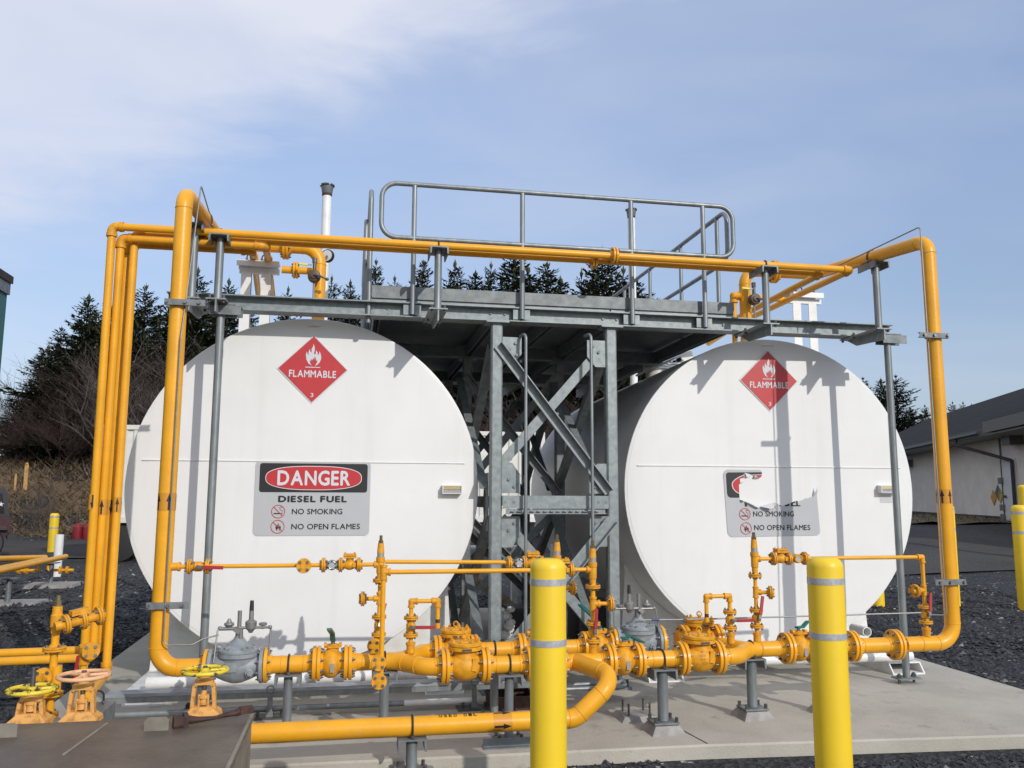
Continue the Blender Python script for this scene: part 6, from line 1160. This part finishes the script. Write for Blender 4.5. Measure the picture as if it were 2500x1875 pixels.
# left: bollard, white post, red cylinders, marker posts
p = A(127, 1345, 27.5); bollard(p.x, 27.5, A(134, 1253, 27.5).z, hz(p.x, 27.5)-.02, .13, 'small far yellow bollard in front of the dry grass bank', (A(130, 1262, 27.5).z, A(130, 1289, 27.5).z))
p = A(142, 1356, 19.5); T = Thing('white_post', 'short white plastic post in front of the far left bollard', 'post', (p.x, 19.5, hz(p.x, 19.5))); mb = MB(); mb.lathe((p.x, 19.5, hz(p.x, 19.5)), (0, 0, 1), [(.085, 0), (.085, A(145, 1305, 19.5).z-hz(p.x, 19.5)), (.075, A(145, 1305, 19.5).z-hz(p.x, 19.5)), (.074, .4)], 24); T.part('post', mb, WHTP, True)
p = A(268, 1290, 22.2); bollard(A(278, 1290, 22.2).x, 22.2, A(280, 1245, 22.2).z, hz(p.x, 22.2)-.02, .11, 'far yellow bollard glimpsed between the left risers', None)
for px, lab in ((190, 'left red gas cylinder at the foot of the bank'), (214, 'right red gas cylinder at the foot of the bank beside the riser')):
    Y = 34.0; x = A(px, 1290, Y).x; z0 = hz(x, Y); zt_ = A(px, 1279, Y).z; T = Thing('red_cylinder', lab, 'gas cylinder', (x, Y, z0), None, 'red gas cylinders'); h = zt_-z0; mb = MB(); mb.lathe((x, Y, z0), (0, 0, 1), [(.16, 0), (.17, .03), (.17, h*.82), (.12, h*.9), (.07, h*.93)], 20); T.part('cylinder', mb, mat('cylinder_red', (.22, .015, .022), .5, var=.3, vs=6), True); mb = MB(); mb.lathe((x, Y, z0+h*.9), (0, 0, 1), [(.09, 0), (.09, h*.10), (.06, h*.1+.01)], 16); T.part('collar', mb, RED, True)
MKR = mat('marker_yellow', (.55, .33, .09), .7, col2=(.3, .16, .07), vs=9)
for px, pt, pb_, w_, lab in ((66, 1134, 1190, .085, 'larger faded yellow marker post on the grass bank'), (39, 1162, 1192, .05, 'smaller faded yellow marker post on the grass bank')):
    Y = 37.6; p, q = A(px, pt, Y), A(px, pb_, Y); mb = MB(); zb_ = min(q.z, hz(p.x, Y)+.1); mb.ext([(-w_/2*1.7, -.02), (w_/2*1.7, -.02), (w_/2*1.7, .02), (-w_/2*1.7, .02)], (p.x, Y, zb_), (p.x, Y, p.z), (0, 1, 0)); mb.lathe((p.x, Y, p.z), (0, 0, 1), [(w_*.8, 0), (w_*.6, .06), (.01, .09)], 12); solo('marker_post', mb, MKR, lab, 'marker post', 'yellow marker posts', smooth=False)
# small yellow pipe loop out on the gravel at the far left
Yp = 17.5; T = Thing('far_pipe_rack', 'small yellow pipe lines on stands out on the gravel at the far left', 'pipe rack', (A(100, 1400, Yp).x, Yp, 0)); e = A(160, 1359, Yp)
mb = MB(); mb.tube([A(-60, 1366, Yp-2.0), A(110, 1361, Yp+.9)], .052, 12); T.part('pipe', mb, YEL, True); mb = MB(); mb.tube([A(-80, 1412, Yp-5.0), e], .05, 12); T.part('pipe', mb, YEL, True); mb = MB(); mb.tube([A(-80, 1405, Yp-4.6), A(112, 1364, Yp)], .045, 12); T.part('pipe', mb, YEL, True)
for px, d_ in ((97, -1), (119, 1)):
    c = A(px, 1366, Yp); mb = MB(); mb.tube(fillet([c, c-V((0, 0, .20)), c+V((d_*.45, 0, -.20))], .04), .026, 10); T.part('drain_pipe', mb, YEL, True)
    for k in (.22, .34): mb = MB(); mb.lathe(c+V((d_*k, 0, -.20)), (1, 0, 0), [(.07, -.02), (.07, .02)], 12); T.part('flange', mb, YELV, True)
for px, pyb, yy in ((124, 1412, Yp), (20, 1448, 14.6)):
    x = A(px, pyb, yy).x; z0 = hz(x, yy); mb = MB(); mb.cyl((x, yy, z0), (x, yy, A(px, pyb-46, yy).z-.06), .04, 10); mb.bx(x-.12, x+.12, yy-.1, yy+.1, A(px, pyb-46, yy).z-.07, A(px, pyb-46, yy).z-.055); T.part('stand', mb, GALD, True, smooth=False); mb = MB(); mb.add([V((x+sx*a, yy+sy*a, z)) for z, a in ((z0-.05, .36), (z0+.05, .34)) for sx, sy in ((-1.2, -1), (1.4, -1), (1.4, 1), (-1.2, 1))], [[0, 1, 5, 4], [1, 2, 6, 5], [2, 3, 7, 6], [3, 0, 4, 7], [4, 5, 6, 7]]); T.part('footing', mb, CONE_, True, smooth=False)
# teal building, only its corner in frame
GB = mat('teal_cladding', (.045, .135, .13), .5, var=.15, vs=5, stretch=(1, 1, .1)); c = A(19, 700, 13); T = Thing('teal_building', 'teal clad building corner with dark roof edge at the upper left', 'building', (c.x-3, 13, hz(-8, 13)))
mb = MB(); mb.bx(c.x-6, c.x, 4.0, 13.0, hz(-8, 13)-.1, c.z+.05); T.part('wall', mb, GB, True, smooth=False); mb = MB(); mb.prism([(c.x-6.2, 3.6, c.z+.62+1.2), (c.x+.05, 3.6, c.z+.05), (c.x+.05, 3.6, c.z+.16), (c.x-6.2, 3.6, c.z+1.93)], (0, 9.45, 0)); rf = T.part('roof', mb, mat('roof_brown', (.045, .035, .032), .8, var=.5, vs=8), True, smooth=False); mb = MB(); mb.bx(c.x+.001, c.x+.03, 3.8, 13.02, c.z-.12, c.z+.07); T.part('fascia', mb, GALD, True, parent=rf, smooth=False)
# white building with a dark shingle roof at the right
WB = mat('painted_block', (.82, .77, .70), .8, col2=(.70, .655, .59), vs=1.5, bump=.25, bs=14); SHG = noise_ground('shingles', (.007, .007, .007), (.022, .021, .021), (.04, .04, .04), 14, .9, .4, 1)
P0 = V((24.75, 34.0, 1.04)); P1 = V((20.25, 23.0, .92)); du = (P1-P0); du.z = 0; du.normalize(); dn = V((du.y*-1, du.x, 0))
if dn.x < 0: dn = -dn
z0 = .98; T = Thing('white_building', 'long white building with a dark shingled roof at the right', 'building', (P0.x, P0.y, z0), (du, (0, 0, 1)))
# local axes: x along the wall toward the camera, y into the building or out, z up
yi = (T.inv.to_3x3() @ dn).y; sg = 1 if yi > 0 else -1; LB = 22; hw = 2.85
def lb(mb, x0, x1, ya, yb, za, zb_): mb.bx(x0, x1, min(sg*ya, sg*yb), max(sg*ya, sg*yb), za, zb_)
mb = MB(); lb(mb, -16, LB, 0, 11, -.6, hw); T.part('wall', mb, WB, smooth=False); mb = MB(); lb(mb, -16.02, LB, -.02, 0, -.6, .12); T.part('plinth', mb, mat('plinth_grey', (.055, .055, .058), .8), smooth=False)
mb = MB(); ov, rh = .75, 2.7; mb.prism([(-16.6, sg*-ov, hw-.18), (-16.6, sg*5.5, hw+rh), (-16.6, sg*(11+ov), hw-.18), (-16.6, sg*(11+ov), hw+.02), (-16.6, sg*5.5, hw+rh+.22), (-16.6, sg*-ov, hw+.02)], (LB+17, 0, 0)); rf = T.part('roof', mb, SHG, smooth=False)
mb = MB(); lb(mb, -16.6, LB, -ov-.03, -ov, hw-.22, hw+.04); T.part('fascia', mb, mat('fascia_dark', (.10, .095, .09), .6), parent=rf, smooth=False); mb = MB(); lb(mb, -16.5, 11.8, -ov-.13, -ov-.032, hw-.12, hw-.04); lb(mb, -16.5, LB, -ov, 0, hw-.24, hw-.20); T.part('gutter', mb, GALD, parent=rf, smooth=False)
t_ = lambda px, py, Y: T.inv @ A(px, py, Y)
# where a pixel column meets the wall line, in metres along the wall
def along(px):
    d = ray(px, 1200); a_ = P0; den = d.x*du.y-d.y*du.x; k = (a_.x*du.y-a_.y*du.x)/den; return (V((d.x*k, d.y*k, 0))-V((a_.x, a_.y, 0))).dot(du), k
xd0, xd1 = along(2456)[0], along(2485)[0]
mb = MB(); lb(mb, xd0, xd1, -.035, 0, -.35, 1.85); dr = T.part('door', mb, mat('door_white', (.66, .66, .67), .5)); mb = MB(); lb(mb, xd0-.06, xd0, -.05, 0, -.35, 1.92); lb(mb, xd1, xd1+.06, -.05, 0, -.35, 1.92); lb(mb, xd0, xd1, -.05, 0, 1.85, 1.92); T.part('frame', mb, WB, parent=dr, smooth=False)
mb = MB(); mb.sph((xd0+.12, sg*-.08, .75), .05); lb(mb, xd1-.2, xd1-.1, -.05, -.03, 1.2, 1.4); T.part('handle', mb, STLD, parent=dr)
xp = 13.5; hp = hw+.0; mb = MB(); mb.prism([(xp, sg*-1.15, hp+.02), (xp, sg*2.6, hp+1.75), (xp, sg*2.6, hp+1.95), (xp, sg*-1.15, hp+.14)], (6, 0, 0)); pr_ = T.part('porch_roof', mb, SHG, smooth=False); mb = MB(); lb(mb, xp-.02, xp+5.9, -1.2, -1.152, hp-.22, hp+.12); lb(mb, xp-.03, xp, -1.15, -.79, hp-.2, hp+.1); lb(mb, xp, xp+5.9, -1.15, 0, hp-.30, hp-.25); T.part('fascia', mb, mat('porch_trim', (.16, .15, .14), .6), parent=pr_, smooth=False)
mb = MB(); xdn = along(2404)[0]; xdn2 = along(2486)[0]; mb.tube(fillet([(xdn, sg*-ov-sg*.08, hw-.1), (xdn+.1, sg*-ov-sg*.08, hw-.35), (xdn2, sg*-.12, hw-1.0), (xdn2, sg*-.12, -.4)], .1), .055, 8); T.part('downspout', mb, mat('dark_metal', (.03, .03, .032), .5))
for px, cz, col_ in ((2426, .72, (.55, .28, .02)), (2438, .88, (.06, .10, .16)), (2442, .78, (.5, .34, .05))):
    x = along(px)[0]; mb = MB(); s_ = .26; mb.prism([(x-s_, sg*-.02, cz), (x, sg*-.02, cz+s_), (x+s_, sg*-.02, cz), (x, sg*-.02, cz-s_)], (0, sg*-.006, 0)); T.part('hazard_diamond', mb, mat('diamond', col_, .5), smooth=False)
mb = MB(); x = along(2452)[0]; lb(mb, x-.02, x+.02, -.06, 0, .1, hw-.2); [lb(mb, x-.16, x+.14, -.12, -.0601, z, z+.2) for z in (1.15, .3, .0)]; lb(mb, x-.1, x+.2, -.04, 0, -.25, -.02); T.part('conduit_boxes', mb, GALD, smooth=False)
x = along(2230)[0]; mb = MB(); lb(mb, x-.2, x+.25, -.25, 0, hw-.75, hw-.45); T.part('wall_lamp', mb, STLD, smooth=False); x = along(2494)[0]; mb = MB(); lb(mb, x-.1, x+.5, -.4, 0, hw-.55, hw-.2); T.part('wall_lamp', mb, STLD, smooth=False)
# bollards on the right
for px, pt, pb_, Y, wr, lab, bands in ((2324, 1232, 1436, 11.5, .105, 'yellow bollard half hidden behind the right riser', (1243, 1292)), (2506, 1233, 1453, 11.0, .12, 'yellow banded bollard at the right picture edge', (1252, 1300)), (2508, 1184, 1300, 15.5, .12, 'plain yellow bollard behind the banded one at the right edge', None), (2140, 1300, 1421, 11.8, .10, 'yellow bollard almost hidden behind the right tank', None)):
    x = A(px, pb_, Y).x; bollard(x, Y, A(px, pt, Y).z, hz(x, Y)-.02, wr, lab, tuple(A(px, q, Y).z for q in bands) if bands else None)
